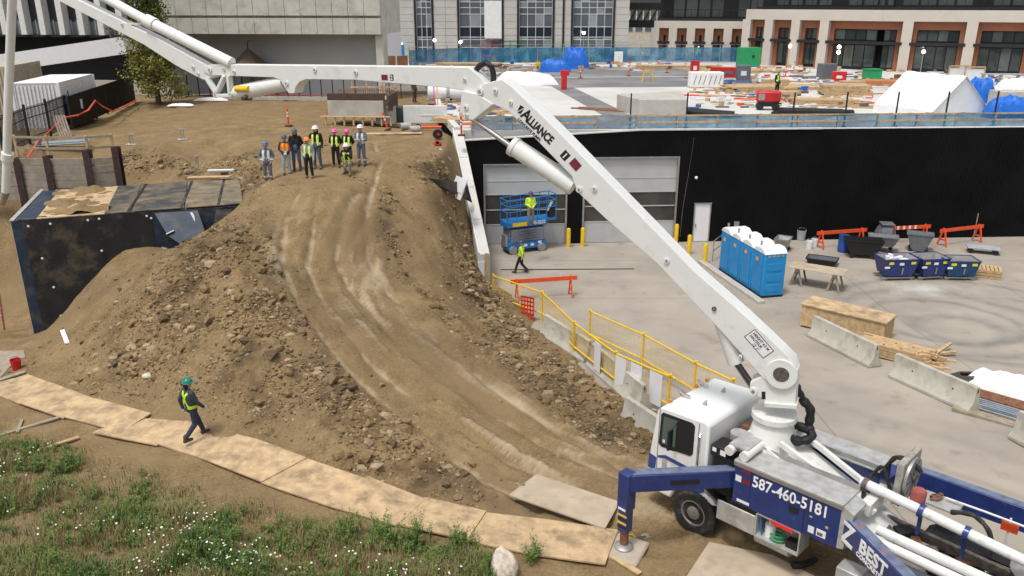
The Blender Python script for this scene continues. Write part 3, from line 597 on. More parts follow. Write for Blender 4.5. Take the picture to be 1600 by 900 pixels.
# right-hand building: colonnade with rust-orange frames
stonew = mat('cream_stone', (.55, .5, .44), .8, 0, .05, .7); rustp = mat('rust_orange_panel', (.3, .115, .06), .7, 0, .1, .8); gl2 = glass('shop_glass', (.05, .065, .06)); gl3 = glass('mid_glass', (.13, .15, .14))  # two shop glass tints, the second paler, mixed among the panes
def colonnade(name, label, p0, p1, H, bays, cols, up=10, setback=3., head=1.05, skip=()):
    r, L = bld(name, label, p0, p1); x = 0; tot = sum(bays)
    cube('cornice', stonew, r, (L/2, H-head/2, -.3), (L+.3, head, 1.2)); edges = [0]
    cube('core', dark, r, (L/2, H/2, -4.), (L, H, .3))
    for bi, w in enumerate(bays):
        a, c_ = x*L/tot, (x+w)*L/tot; x += w; cw = .95
        if bi not in skip: cube('column', stonew, r, (a, (H-head)/2, -.2), (cw, H-head, 1.0))
        sa, sb_ = bi in skip, (bi == len(bays)-1 and 4 in skip); ia, ib = a+(0 if sa else cw/2), c_-(0 if sb_ else cw/2); hh = H-head
        fr = cube('orange_frame', rustp, r, ((ia+ib)/2, hh-.4, -.5), (ib-ia, .8, .5))
        for q in ([] if sa else [ia+.22])+([] if sb_ else [ib-.22]): cube('orange_frame', rustp, r, (q, hh/2-.4, -.5), (.44, hh-.8, .5))
        nc = max(2, round((ib-ia)/1.15)); mid = hh*.56
        for q in range(nc):
            pw = (ib-ia-.9)/nc; px_ = ia+.45+pw*(q+.5)
            for (z0, z1) in ((.3, mid-.25), (mid+.25, hh-.85)): cube('pane', (gl2, gl2, gl3)[(q*2+bi*5+int(z0*3)) % 3], r, (px_, (z0+z1)/2, -.62), (pw-.1, z1-z0-.05, .05))
        cube('frame', frm, r, ((ia+ib)/2, hh/2-.4, -.75), (ib-ia-.88, hh-.8, .1))
        cube('canopy', frm, r, ((ia+ib)/2, mid, -.2), (ib-ia+.3, .28, 1.1))
    if 4 not in skip: cube('column', stonew, r, (L, (H-head)/2, -.2), (.95, H-head, 1.0))
    cube('upper_storey', frm, r, (L/2, H+up/2, -setback-2), (L, up, 4))
    k = int(L/1.5)
    for j in range(int(up/3.1)):
        cube('balcony_slab', frm, r, (L/2, H+j*3.1+.15, -setback+.6), (L, .25, 1.6))
        for q in range(k):
            if (q*7+j*3) % 5: cube('pane', (gl3, paneg, gl2)[(q*3+j) % 3], r, (L*(q+.5)/k, H+j*3.1+1.6, -setback+.03), (L/k-.25, 2.3, .05))
        rb = B()
        for q in range(int(L/.8)): rb.box((q*.8, H+j*3.1+.75, -setback+1.3), (.05, 1., .05))
        rb.box((L/2, H+j*3.1+1.25, -setback+1.3), (L, .06, .06)); rb.o('balcony_rail', black, r)
    return r
z9 = lambda px, py, zb=DK: G(px, py, zb)
colonnade('colonnade_building', 'cream stone shopfront building with rust-orange window frames, right corner wing', z9(1366, 111), z9(1720, 122), 5.85, [46, 103, 103, 103], 4, skip=(0,))
colonnade('colonnade_building', 'cream stone shopfront wing with two narrow orange bays left of corner', z9(1163, 100), z9(1366, 111), 5.85, [37, 43, 44, 79], 4, skip=(4,))
colonnade('colonnade_building', 'lower far colonnade wing with red-brown panels beside glass bridge', z9(1022, 93.5), z9(1163, 97), 4.5, [1, 1, 1, 1, 1], 4, 12, 2., .8)
gbr, Lg = bld('glass_bridge', 'dark steel glazed footbridge between stone building and colonnade', (GY(978, 10, 108).x, 108), (GY(1042, 10, 106).x, 106))
gz_ = lambda py: GY(1000, py, 107).z-DK
for py in (7, 12, 34, 40): cube('beam', frm, gbr, (Lg/2, gz_(py), 0), (Lg, .4, 2.5))
for q in range(6): cube('pane', gl3, gbr, (Lg*(q+.5)/6, gz_(23), 1.2), (Lg/6-.2, 1.7, .05)); B().bar((Lg*q/6, gz_(33), 1.3), (Lg*(q+1)/6, gz_(13), 1.3), .1, .1).o('brace', frm, gbr)
bg, Lg = bld('background_house', 'beige house seen under the footbridge', (GY(975, 60, 128).x, 128), (GY(1050, 60, 128).x, 128)); cube('wall', mat('beige_wall', (.46, .42, .34), .9), bg, (Lg/2, 2, -3), (Lg+6, 5, 6)); 
for q in range(5): cube('window', pane, bg, (Lg*(q+.5)/5, 3, .03), (1, 1.1, .08))
# ------------------------------------------------------------ concrete pump truck
TO = V((5.08, 17.18, .93)); TA = R(135)
tk = T('concrete_pump_truck', 'white and navy concrete pump truck with long white boom unfolded over the site', 'pump truck', TO, TA)
TM = Matrix.Translation(TO) @ Matrix.Rotation(TA, 4, 'Z'); TI = TM.inverted()
FWv = TM.to_3x3() @ V((1, 0, 0)); LFv = TM.to_3x3() @ V((0, 1, 0))
def onY(px, py, yl):                                                 # pixel -> truck point on the plane Y = yl
    d = ray(px, py); o = V((0, 0, HC))-TO; t = (yl-o.dot(LFv))/d.dot(LFv); return TI @ (V((0, 0, HC))+d*t)
def onZ(px, py, zl): return TI @ G(px, py, zl+TO.z)
def wheel(x, y, out, name='wheel'):
    M = Matrix.Translation((x, y, .56)) @ Matrix.Rotation(R(-90*out), 4, 'X')
    w = B().lathe([(.3, -.14), (.5, -.15), (.555, -.1), (.56, 0), (.555, .1), (.5, .15), (.33, .14), (.3, .1)], seg=36, M=M).o(name, rubber, tk)
    b = B().lathe([(.33, .09), (.335, .13), (.3, .135), (.27, .06), (.18, .05), (.16, .12), (.09, .14), (.0001, .14)], seg=28, M=M)
    for k in range(10):
        a = k*.6283; b.cyl(M @ V((.215*math.cos(a), .215*math.sin(a), .05)), M @ V((.215*math.cos(a), .215*math.sin(a), .085)), .018, seg=6)
    b.o('rim', steel, w)
    for k in range(40):
        a = k*2*math.pi/40; 
    t = B()
    for k in range(44):
        a = k*2*math.pi/44; t.box((0, 0, 0), (.035, .05, .2), 0, M @ Matrix.Rotation(a, 4, 'Z') @ Matrix.Translation((.555, 0, 0)))
    struct(t.o('tread', rubber, w), 'stuff')
for x in (0, -5.0, -6.35):
    for s_ in (1, -1): wheel(x, 1.06*s_, s_)
B().box((-3.4, .42, .88), (8.6, .12, .26)).o('frame_rail', grime, tk); B().box((-3.4, -.42, .88), (8.6, .12, .26)).o('frame_rail', grime, tk)
for x in (0, -5, -6.35): B().cyl((x, -.95, .56), (x, .95, .56), .09).box((x, 0, .58), (.3, .4, .3)).o('axle', grime, tk)
# cab
cabm = mat('cab_white', (.72, .73, .72), .35, 0, .02, 2, rgb2=(.68, .67, .62), sc2=2.2, thr=(.58, .9), coat=.4)
cab = B().prism([(1.36, .62), (1.4, 1.2), (1.34, 1.75), (1.2, 2.8), (1.08, 2.93), (-.1, 2.98), (-.2, 2.9), (-.22, 1.15), (-.4, 1.1), (-.55, .95), (.55, .95), (.68, .62)], -1.13, 1.13).o('cab', cabm, tk, .05)
bands = mat('cab_blue', (.02, .05, .22), .35, 0, .1, 3, coat=.3)
def plate(name, poly, y, m, parent=None, th=.012, bev=0): return B().prism(poly, y, y+th*(1 if y > 0 else -1)).o(name, m, parent or tk, bev)
for s_ in (1, -1):
    y = 1.132*s_
    plate('window_frame', [(1.08, 2.74), (1.03, 2.8), (.24, 2.83), (.16, 2.77), (.16, 2.06), (.22, 1.98), (1.02, 1.9), (1.1, 1.96)], y, black, cab, .014)
    plate('side_window', [(1.0, 2.72), (.64, 2.74), (.64, 2.04), (1.02, 2.0)], y*1.012, glass('cab_glass', (.05, .09, .08)), cab, .006); plate('side_window', [(.6, 2.74), (.22, 2.76), (.22, 2.07), (.6, 2.04)], y*1.012, dark, cab, .004)
    plate('stripe', [(1.1, 1.63), (.9, 1.72), (.1, 1.66), (-.21, 1.58), (-.21, 1.5), (.1, 1.56), (.9, 1.63), (1.1, 1.58)], y, bands, cab)
    plate('stripe', [(.62, 1.06), (.6, 1.25), (.45, 1.38), (.2, 1.44), (-.21, 1.42), (-.21, 1.2), (0, 1.06)], y, bands, cab, .009)
    plate('stripe', [(1.37, 1.2), (1.35, 1.6), (1.14, 1.55), (1.16, 1.2)], y, bands, cab, .006)
    plate('door_step', [(.98, 1.62), (.84, 1.64), (.84, 1.2), (.96, 1.2)], y, alu, cab, .01)
    for x in (1.13, .06): plate('door_seam', [(x, 2.88), (x-.015, 2.88), (x-.015, .98), (x, .98)], y, dark, cab, .003)
    B().box((.16, y*1.02, 1.5), (.14, .05, .1)).o('door_handle', black, cab); B().tube([(-.02, y*1.01, 2.65), (-.02, y*1.06, 2.6), (-.02, y*1.06, 1.75), (-.02, y*1.01, 1.7)], .018).o('grab_handle', chrome, cab)
    B().box((.62, y*1.25, 2.35), (.05, .16, .5)).tube([(.6, y, 2.75), (.62, y*1.25, 2.6)], .015).tube([(.6, y, 1.95), (.62, y*1.25, 2.1)], .015).o('mirror', black, cab)
B().prism([(1.335, 1.85), (1.215, 2.76), (1.235, 2.77), (1.355, 1.86)], -1.0, 1.0).o('windscreen', glass('cab_glass', (.05, .09, .08)), cab)
B().box((1.42, 0, .78), (.12, 2.2, .3)).o('bumper', alu, cab, .03)
for y in (.8, .3, -.3, -.8): B().box((1.08, y, 2.97), (.07, .1, .06)).o('marker_lamp', mat('amber', (.6, .25, .03), .3), cab)
for y in (.35, -.45): B().box((.95, y, 2.99), (.22, .06, .05)).cyl((1.0, y, 3.0), (1.12, y+.05, 3.1), .035).o('horn', chrome, cab)
for x, y in ((.35, .4), (.4, -.5)): B().prism([(x, 2.97), (x+.1, 2.97), (x+.03, 3.09), (x, 3.09)], y-.02, y+.02).o('roof_fin', alu, cab)
plate('decal', [(.98, 2.12), (.92, 2.12), (.92, 2.04), (.98, 2.04)], 1.156, signw, cab, .002)
# machinery between cab and boxes
B().box((-.58, .78, 1.75), (.5, .5, .95)).box((-.58, .78, 1.38), (.54, .54, .06)).box((-.58, .78, 1.72), (.53, .53, .03)).o('air_filter_housing', black, tk, .03)
B().box((-.45, .8, 2.32), (.42, .5, .26)).o('electrical_cabinet', black, tk, .02)
for y in (.72, .92): B().box((-.3, y+.0, 2.3), (.02, .02, .02)).box((-.45, 1.055, 2.33), (.02, .01, .02)).b.free()
plate('decal', [(-.28, 2.4), (-.38, 2.4), (-.38, 2.3), (-.28, 2.3)], 1.053, signw, None, .003); plate('decal', [(-.48, 2.4), (-.62, 2.4), (-.62, 2.27), (-.48, 2.27)], 1.053, signw, None, .003)
B().cyl((-.5, .3, 1.6), (-.5, .3, 2.55), .2, seg=18).o('oil_tank', alu, tk); B().cyl((-.5, -.1, 1.6), (-.5, -.1, 2.45), .16, seg=18).box((-.45, -.2, 2.5), (.2, .3, .1)).o('exhaust_silencer', rust, tk)
B().box((-.55, -.65, 1.9), (.55, .8, 1.2)).o('radiator_housing', mat('dull_grey', (.14, .15, .16), .6), tk, .03); B().box((-.5, 0, 1.25), (.6, 1.7, .5)).o('engine_block', grime, tk)
for k in range(6): B().tube([(-.3, .5-k*.2, 1.6), (-.4, .45-k*.2, 2.2+.05*k), (-.7, .4-k*.2, 2.3), (-.9, .3-k*.15, 1.7)], .03).o('hose', rubber, tk)
# side boxes with chequer-plate decks
for s_ in (1, -1):
    y0, y1 = .62*s_, 1.25*s_; bx = B().box((-2.18, (y0+y1)/2, 1.9), (2.4, .63, 1.0)).o('side_box', navy, tk, .012)
    B().prism([(-.96, 2.4), (-3.4, 2.4), (-3.4, 2.45), (-.96, 2.45)], y0-.12*s_, y1+.03*s_).o('deck_plate', alu, bx, .005)
    B().box((-2.18, y1+.012*s_, 2.38), (2.44, .02, .12)).o('plate_lip', steel, bx); B().box((-2.18, y0-.1*s_, 2.5), (2.44, .03, .12)).o('plate_lip', steel, bx)
    for x in (-1.38, -2.62): plate('panel_seam', [(x, 2.3), (x-.014, 2.3), (x-.014, 1.42), (x, 1.42)], 1.252*s_, dark, bx, .002)
    B().box((-2.4, 1.262*s_, 1.86), (.2, .02, .12)).o('latch', black, bx)
plate('end_cap', [(-3.37, 2.41), (-3.62, 2.3), (-3.5, 1.45), (-3.37, 1.42)], 1.25, alu, None, -.6)
text('587-460-5181', .37, frame((-1.42, 1.258, 1.99), (-1, 0, 0), (0, 0, 1)), inkw, tk, 'phone_number', .003, .006, .82)
for (x, z, w, h, m) in ((-1.02, 1.95, .14, .15, signw), (-1.17, 1.95, .2, .13, maroon), (-1.1, 1.46, .3, .07, signw), (-2.75, 1.5, .13, .16, signw), (-2.93, 1.5, .2, .17, signw), (-2.95, 1.52, .12, .08, maroon), (-3.1, 1.75, .06, .06, alu), (-2.75, 1.85, .06, .04, alu), (-1.15, 2.22, .22, .09, maroon)):
    plate('decal', [(x, z), (x-w, z), (x-w, z+h), (x, z+h)], 1.2535, m, None, .003)
plate('red_reflector', [(-1.95, 1.38), (-2.45, 1.38), (-2.45, 1.3), (-1.95, 1.3)], 1.26, mat('reflector_red', (.65, .03, .03), .3), None, .02)
# open locker below the box
lk = B().box((-2.1, 1.0, .8), (1., .5, .03)).box((-2.1, 1.0, 1.37), (1., .5, .03)).box((-1.6, 1.0, 1.08), (.03, .5, .56)).box((-2.6, 1.0, 1.08), (.03, .5, .56)).box((-2.1, .76, 1.08), (1., .03, .56)).o('locker', alu, tk)
B().box((-1.1, 1.22, 1.02), (.95, .04, .5)).o('locker_door', alu, lk, .03); B().cyl((-1.85, 1.02, .82), (-1.85, 1.02, 1.12), .12).cyl((-1.85, 1.02, 1.12), (-1.85, 1.02, 1.2), .05).o('jug', signw, lk)
B().tube([(-2.05+.16*math.cos(a*.5), 1.08+.1*math.sin(a*.5), .84+.008*a) for a in range(26)], .02, 6).o('green_hose', green, lk); B().box((-2.4, 1.05, .9), (.25, .2, .18)).o('tool_box', black, lk); B().tube([(-1.66, 1.15, 1.3), (-1.7, 1.18, 1.0), (-1.72, 1.15, .86)], .018).o('blue_hose', blue, lk)
B().cyl((-1.5, .85, .62), (-2.3, .85, .62), .2, seg=18).o('air_tank', alu, tk)
# pedestal, turret and trough
B().lathe([(.95, 1.35), (.8, 1.9), (.52, 2.6), (.42, 3.05), (.5, 3.08), (.5, 3.2), (.0001, 3.2)], (-1.15, 0, 0), 28).o('pedestal', white, tk)
B().prism([(-1.3, 2.6), (-1.3, 1.5), (-4.0, 1.3), (-4.0, 1.5)], -.55, .55).o('pedestal_hull', white, tk, .03)
for s_ in (1, -1): B().bar((-1.55, .42*s_, 2.75), (-3.7, .3*s_, 1.95), .1, .12).o('hull_rib', white, tk, .01); 
pf = B().box((-.95, .75, 2.68), (.45, .75, .05)).o('motor_platform', alu, tk)
for x in (-.78, -1.14): B().cyl((x, .25, 2.6), (x, 1.22, 2.56), .11, seg=16).o('slew_motor', white, tk)
# boom: all sections lie in one vertical plane through the turret
BP = V((5.93, 16.33, 0)); HD = V((-.906, .423, 0)).normalized(); NR = V((0, 0, 1)).cross(HD)
BMw = Matrix.Translation(BP) @ Matrix((HD, NR, V((0, 0, 1)))).transposed().to_4x4(); BM = TI @ BMw
def bp(px, py, off=0):
    d = ray(px, py); o = V((0, 0, HC)); t = (BP+NR*off-o).dot(NR)/d.dot(NR); q = BMw.inverted() @ (o+d*t); return (q.x, q.z)
def bsec(name, pix, w, m=bwhite, bev=.012, parent=None, off=0):
    o = B().prism([bp(*p, off=w/2+off) for p in pix], -w/2+off, w/2+off, BM).o(name, m, parent or tk, bev); return o
def bt(p, q, r, m, name, off=0, parent=None, r2=None, seg=16):
    a, c_ = bp(*p, off=off), bp(*q, off=off); return B().cyl(BM @ V((a[0], off, a[1])), BM @ V((c_[0], off, c_[1])), r, r2, seg).o(name, m, parent or tk)
s1 = bsec('boom_section', [(743,143),(755,131),(784,124),(798,134),(867,200),(1086,425),(1167,496),(1222,548),(1240,566),(1246,585),(1238,603),(1222,609),(1205,605),(1188,586),(1129,520),(1027,412),(952,347),(902,300),(893,275),(827,207),(795,174),(768,162),(745,152)], .5)
s2 = bsec('boom_section', [(318,104),(326,101),(372,101),(732,105),(748,118),(768,142),(758,152),(722,141),(695,137),(555,125),(478,124),(468,128),(462,136),(460,146),(451,146),(437,125),(427,121),(343,118),(328,118),(318,112)], .36)
s3 = bsec('boom_section', [(12,-38),(15,-54),(122,0),(240,57),(320,101),(336,108),(334,120),(318,125),(308,120),(283,107),(271,100),(225,70),(95,3)], .3)
def pin(px, py, r, off, par, m=bwhite):
    a = bp(px, py, off); B().cyl(BM @ V((a[0], off-.01, a[1])), BM @ V((a[0], off+.035, a[1])), r, seg=18).o('pin', m, par); B().cyl(BM @ V((a[0], off+.03, a[1])), BM @ V((a[0], off+.045, a[1])), r*.45, seg=12).o('pin_bolt', steel, par)
a = bp(1221, 584, .26); B().lathe([(.2, 0), (.34, 0), (.34, .06), (.2, .06)], seg=28, M=BM @ Matrix.Translation((a[0], .25, a[1])) @ Matrix.Rotation(R(-90), 4, 'X')).o('pivot_ring', bwhite, s1, .008); B().cyl(BM @ V((a[0], .2, a[1])), BM @ V((a[0], .318, a[1])), .17, seg=24).o('pivot_bore', grime, s1)
for px, py, r in ((750, 143, .085), (774, 142, .06), (798, 160, .05), (905, 296, .07), (929, 295, .06), (1042, 407, .06), (1157, 557, .04)): pin(px, py, r, .25, s1)
B().box((0, 0, 0), (.001, .001, .001)).b.free()
for px, py, r in ((492, 109, .055), (556, 113, .055), (726, 124, .04), (448, 130, .06), (366, 112, .045)): pin(px, py, r, .18, s2)
for px, py, r in ((328, 109, .07), (350, 108, .05), (302, 105, .05), (310, 115, .04), (191, 38, .04)): pin(px, py, r, .18 if px > 320 else .15, s3)
pin(1116, 482, .05, .25, s1, grime)
link12 = bsec('elbow_link', [(722,142),(745,147),(770,163),(739,188),(726,186),(718,172)], .56, bwhite, .012); pin(728, 168, .06, .28, link12); pin(729, 180, .05, .28, link12)
bt((737, 184), (806, 234), .065, chrome, 'cylinder_rod'); c1 = bt((803, 229), (897, 291), .22, bwhite, 'hydraulic_cylinder', seg=22); bt((800, 227), (806, 231), .24, bwhite, 'cylinder_collar', 0, c1, seg=22)
c2 = bt((1118, 470), (1150, 566), .19, bwhite, 'hydraulic_cylinder'); bt((1150, 566), (1176, 604), .08, mat('dark_chrome', (.12, .12, .13), .25, .8), 'cylinder_rod')
c3 = bt((368, 146), (446, 130), .2, bwhite, 'hydraulic_cylinder', seg=20)
for p, q in (((324, 122), (341, 149)), ((352, 118), (338, 148)), ((358, 118), (361, 149)), ((338, 149), (362, 149))):
    for off in (.16, -.16):
        a, c_ = bp(*p, off=off), bp(*q, off=off); B().bar(BM @ V((a[0], off, a[1])), BM @ V((c_[0], off, c_[1])), .08, .17, BM.to_3x3() @ V((0, 1, 0))).o('elbow_link', bwhite, tk, .01)
pin(337, 149, .07, .2, c3); pin(360, 147, .07, .2, c3)
bt((369, 139), (389, 139), .08, yellow, 'valve_block', .2); 
for i in range(5): bt((370+i*3, 150+i % 2*3), (392-i*2, 153), .07, grime, 'hose_bundle', .1*i-.2, seg=8)
pp = bt((70, -55), (236, 36), .13, bwhite, 'delivery_pipe', .1, seg=18); bt((236, 36), (362, 99), .15, bwhite, 'delivery_pipe', .1, seg=18); bt((229, 32), (243, 39), .18, bwhite, 'pipe_clamp', .1, pp)
a, c_ = bp(205, 37), bp(236, 37); B().bar(BM @ V((a[0], .1, a[1])), BM @ V((c_[0], .1, c_[1])), .1, .05).o('pipe_bracket', bwhite, pp)
# last section with its end hose hanging at the far left
tip = [bp(20, -60), bp(19, 0), bp(13, 150), bp(11, 240), bp(9, 300)]
e5 = B().tube([BM @ V((a[0], 0, a[1])) for a in tip], .13, 16).o('end_pipe', bwhite, tk); e6 = bt((12, 239), (11, 250), .19, bwhite, 'pipe_clamp', 0, e5)
bt((9, 300), (3, 318), .13, woodg, 'end_hose', 0, None, .1)
bsec('boom_section', [(12,-38),(15,-54),(40,-80),(0,-100),(-20,-60)], .3)
# turret plates under the boom
tp = bsec('turret', [(1172,598),(1186,590),(1204,578),(1246,580),(1243,634),(1196,631),(1190,622),(1178,618),(1171,610)], .46, bwhite, .02)
pin(1177, 611, .09, .23, tp); bsec('slot', [(1190,612),(1196,612),(1196,624),(1190,624)], .468, black, 0, tp); bsec('turret_skirt', [(1194,630),(1245,634),(1244,639),(1195,636)], .62, white, 0, tp)
# lettering on the boom
def btext(body, px, py, px2, py2, size, m, w=.5, bold=.004, sx=1., name='lettering'):
    a, c_ = bp(px, py, w/2), bp(px2, py2, w/2); x = V((c_[0]-a[0], 0, c_[1]-a[1])); o = V((a[0], w/2+.004, a[1]))
    up = V((0, 1, 0)).cross(x) ; up = up if up.z > 0 else -up
    M = BM @ frame(o, x, up); return text(body, size, M, m, tk, name, .003, bold, sx)
btext('A', 813, 181, 846, 213, .36, ink, sx=.85, bold=.01, name='maker_name'); btext('LLIANCE', 822, 190, 855, 222, .27, ink, sx=.72, bold=.01, name='maker_name'); btext('CONCRETE PUMPS', 808, 187, 841, 219, .09, ink, sx=.95, bold=.002)
bsec('logo', [(808,174),(813,164),(819,168)], .508, ink, 0, s1); bsec('logo', [(808,176),(819,170),(815,176),(813,178)], .508, ink, 0, s1)
def bpatch(px, py, L, H, m, w, k=0):
    a = bp(px, py, w/2); c_ = bp(px+20, py+(23 if w == .5 else .3), w/2); x = V((c_[0]-a[0], 0, c_[1]-a[1])).normalized(); up = V((0, 1, 0)).cross(x); up = up if up.z > 0 else -up
    M = BM @ frame((a[0], w/2+.003+k, a[1]), x, up); B().box((0, 0, 0), (L, H, .006), 0, M).o('decal', m, tk); return M
M1 = bpatch(883, 243, .17, .2, ink, .5); text('1', .2, M1 @ Matrix.Translation((-.05, -.07, .004)), inkw, tk, 'section_number', .002, .004); M1 = bpatch(899, 257, .24, .2, maroon, .5)
M1 = bpatch(612, 121, .1, .14, ink, .36); text('2', .14, M1 @ Matrix.Translation((-.04, -.05, .004)), inkw, tk, 'section_number', .002, .003); bpatch(601, 121, .18, .13, maroon, .36); bpatch(593, 121, .05, .12, signw, .36)
M1 = bpatch(1186, 537, .62, .3, ink, .5); B().box((0, 0, .004), (.59, .27, .004), 0, M1).o('decal', signw, tk)
for i, tx in enumerate(('HEIGHT 4.0 M', 'HAUTEUR', '        13\' 1"')): text(tx, .085, M1 @ Matrix.Translation((-.26, .045-i*.088, .008)), ink, tk, 'decal_print', .002, .001, .95)
# black hose bundles
def hose(pix, r, yl, m=black, name='hose_bundle'):
    pts = [onY(px, py, y) for (px, py), y in zip(pix, yl)]; dense = []
    for i in range(len(pts)-1):
        p0, p1, p2, p3 = pts[max(i-1, 0)], pts[i], pts[i+1], pts[min(i+2, len(pts)-1)]
        for k in range(6):
            t = k/6; dense.append(.5*((2*p1)+(p2-p0)*t+(2*p0-5*p1+4*p2-p3)*t*t+(3*p1-p0-3*p2+p3)*t**3))
    dense.append(pts[-1]); B().tube(dense, [r*(1+.12*math.sin(i*1.7)) for i in range(len(dense))], 10).o(name, m, tk)
hose([(1243, 603), (1252, 622), (1266, 640), (1264, 665), (1268, 682), (1248, 690), (1232, 680), (1240, 664), (1262, 672)], .1, [-.3, -.4, -.5, -.5, -.4, -.1, .0, -.3, -.45])
hose([(745, 110), (752, 101), (762, 98), (769, 104), (771, 126)], .05, [0]*5) if False else None
hp = [bp(*q) for q in ((742, 112), (750, 102), (760, 98), (768, 104), (771, 116), (771, 128))]; B().tube([BM @ V((a[0], .0, a[1])) for a in hp], .07, 8).o('hose_bundle', black, tk)
hose([(1385, 730), (1400, 715), (1425, 722), (1440, 738)], .05, [-.6]*4, rubber, 'hose'); hose([(1485, 800), (1520, 805), (1545, 830), (1552, 870)], .05, [-.5, -.6, -.6, -.5], rubber, 'hose'); hose([(1360, 745), (1380, 730), (1392, 770), (1405, 790)], .04, [-.3]*4, rubber, 'hose')
# rear deck: pipe run, cooler, hopper side
P0, P1 = onY(1345, 752, .1), onY(1640, 895, .1)
B().cyl(P0, P1, .105, seg=20).o('delivery_pipe', white, tk)
for px, py in ((1352, 757), (1440, 798), (1510, 833)): q = onY(px, py, .1); d_ = (P1-P0).normalized()*.05; B().cyl(q-d_, q+d_, .145, seg=18).box((q.x, q.y, q.z-.3), (.06, .1, .5)).o('pipe_clamp', (grime, navy, navy)[(px > 1400)+(px > 1500)], tk)
B().box((-3.55, 0, 2.05), (.22, 1.0, .3)).o('boom_rest', white, tk, .02)
q = onY(1415, 742, -.55); fn = B().box((q.x-.02, q.y, q.z), (.14, 1.0, .95)).o('oil_cooler', mat('dirty_cooler', (.3, .28, .24), .7, 0, .3, 8), tk, .02)
B().lathe([(.42, .0), (.44, .0), (.44, .06), (.42, .06)], seg=28, M=Matrix.Translation((q.x-.1, q.y, q.z)) @ Matrix.Rotation(R(-90), 4, 'Y')).o('fan_shroud', steel, fn)
fb_ = B()
for k in range(9): fb_.box((.22, 0, 0), (.36, .16, .012), 0, Matrix.Translation((q.x-.13, q.y, q.z)) @ Matrix.Rotation(R(-90), 4, 'Y') @ Matrix.Rotation(k*.698, 4, 'Z') @ Matrix.Rotation(.5, 4, 'X'))
fb_.cyl((q.x-.2, q.y, q.z), (q.x-.08, q.y, q.z), .08).o('fan', grime, fn)
q = onY(1435, 775, -.1); B().lathe([(.0001, -.17), (.14, -.17), (.15, .1), (.12, .15), (.0001, .16)], q, 18).o('filter_canister', mat('faded_red', (.3, .08, .07), .7), tk)
q = onZ(1470, 785, 2.0); B().box(q, (.75, .5, .04)).o('valve_cover', alu, tk); B().tube([q+V((.1*math.cos(a)+.1, .12*math.sin(a*1.3), .05+.01*a)) for a in range(10)], .025, 6).o('chain_pile', rust, tk)
for yl, z0 in ((.35, 1.35), (-.35, 1.35)): B().bar((-3.6, yl, z0+.15), (-8, yl, z0-.05), .1, .22).o('subframe_beam', white if yl > 0 else grime, tk, .01)
for k in range(14):
    x = -3.9-k*.28; y = random.uniform(-.35, .25); B().box((x, y, 1.3+random.uniform(-.1, .15)), (random.uniform(.15, .4), random.uniform(.12, .35), random.uniform(.15, .35)), random.uniform(0, 1)).o('hydraulic_block', (grime, black, rust)[k % 3], tk, .015)
for k, (yy, zz) in enumerate(((.72, 1.72), (.95, 1.72), (.83, 1.9))):
    B().cyl((-4.2+.1*k, yy+.12, zz+.12), (-8, yy+.12, zz), .1, seg=16).o('spare_pipe', white, tk)
B().cyl((-4.6, 1.2, 1.6), (-8, 1.2, 1.5), .1, seg=14).o('rubber_hose', mat('hose_grey', (.05, .06, .07), .7), tk)
B().tube([onZ(1478, 778, 2.1), onZ(1540, 800, 2.1), onZ(1620, 830, 2.1)], .025).o('hand_rail', white, tk); q = onZ(1580, 810, 2.1); B().cyl(q, q-V((0, 0, .8)), .02).o('rail_post', white, tk)
for px, py in ((1571, 822), (1584, 827)): q = onZ(px, py, 1.9); B().box(q, (.16, .02, .2)).o('red_flag', orange, tk)
B().lathe([(.5, 0), (.55, .1), (.35, .35), (.0001, .42)], (-6.6, -.5, 1.5), 22).o('agitator_dome', alu, tk); B().box((-7.4, 0, 1.3), (1.2, 1.9, .8)).o('hopper', grime, tk, .03)
# outriggers
og = B().bar((-1.05, .75, 1.86), (.72, 2.85, 1.86), .3, .42).o('outrigger', navy, tk, .015)
og2 = B().bar((-1.15, .66, 2.08), (.68, 2.8, 2.08), .24, .015).o('worn_top', mat('worn_blue_steel', (.13, .16, .24), .6, .1, .3, 5, rgb2=(.3, .12, .07), sc2=3, thr=(.56, .7)), og)
d_ = V((1.77, 2.1, 0)).normalized(); B().bar(V((-.3, 1.64, 1.86))+V((d_.y, -d_.x, 0))*-.16, V((.12, 2.14, 1.86))+V((d_.y, -d_.x, 0))*-.16, .01, .1).o('grip_slot', dark, og)
lg_ = B().box((.72, 2.85, 1.62), (.3, .3, .94)).o('outrigger_leg', navy, tk, .02); B().box((.72, 2.85, .92), (.24, .24, .7)).o('inner_leg', navy, lg_, .01); B().cyl((.72, 2.85, .1), (.72, 2.85, .62), .1).o('jack_rod', rust, lg_); B().lathe([(.22, .1), (.22, .14), (.12, .2), (.0001, .2)], (.72, 2.85, .02), 16).o('foot_plate', steel, lg_)
for k in range(4): B().box((.72, 2.975, .72+k*.1), (.245, .004, .05), 0).o('hazard_stripe', yellow if k % 2 else ink, lg_)
B().box((.72, 3.003, 1.2), (.2, .004, .06)).o('decal', signw, lg_)
a_, b_ = V((-3.3, .98, 1.9)), V((-6.0, 2.6, 1.75)); og = B().bar(a_, b_, .3, .5).o('outrigger', navy, tk, .015); up_ = V((0, 0, .262)); B().bar(a_+up_, b_+up_, .24, .012).o('worn_top', mat('worn_blue_steel', (.13, .16, .24)), og)
x_ = (b_-a_).normalized(); y_ = V((0, 0, 1)); n_ = x_.cross(y_).normalized(); n_ = n_ if n_.y > 0 else -n_; flip = x_.cross(y_).dot(n_) < 0
o_ = a_+n_*.153
Mx = frame(o_, x_, y_)
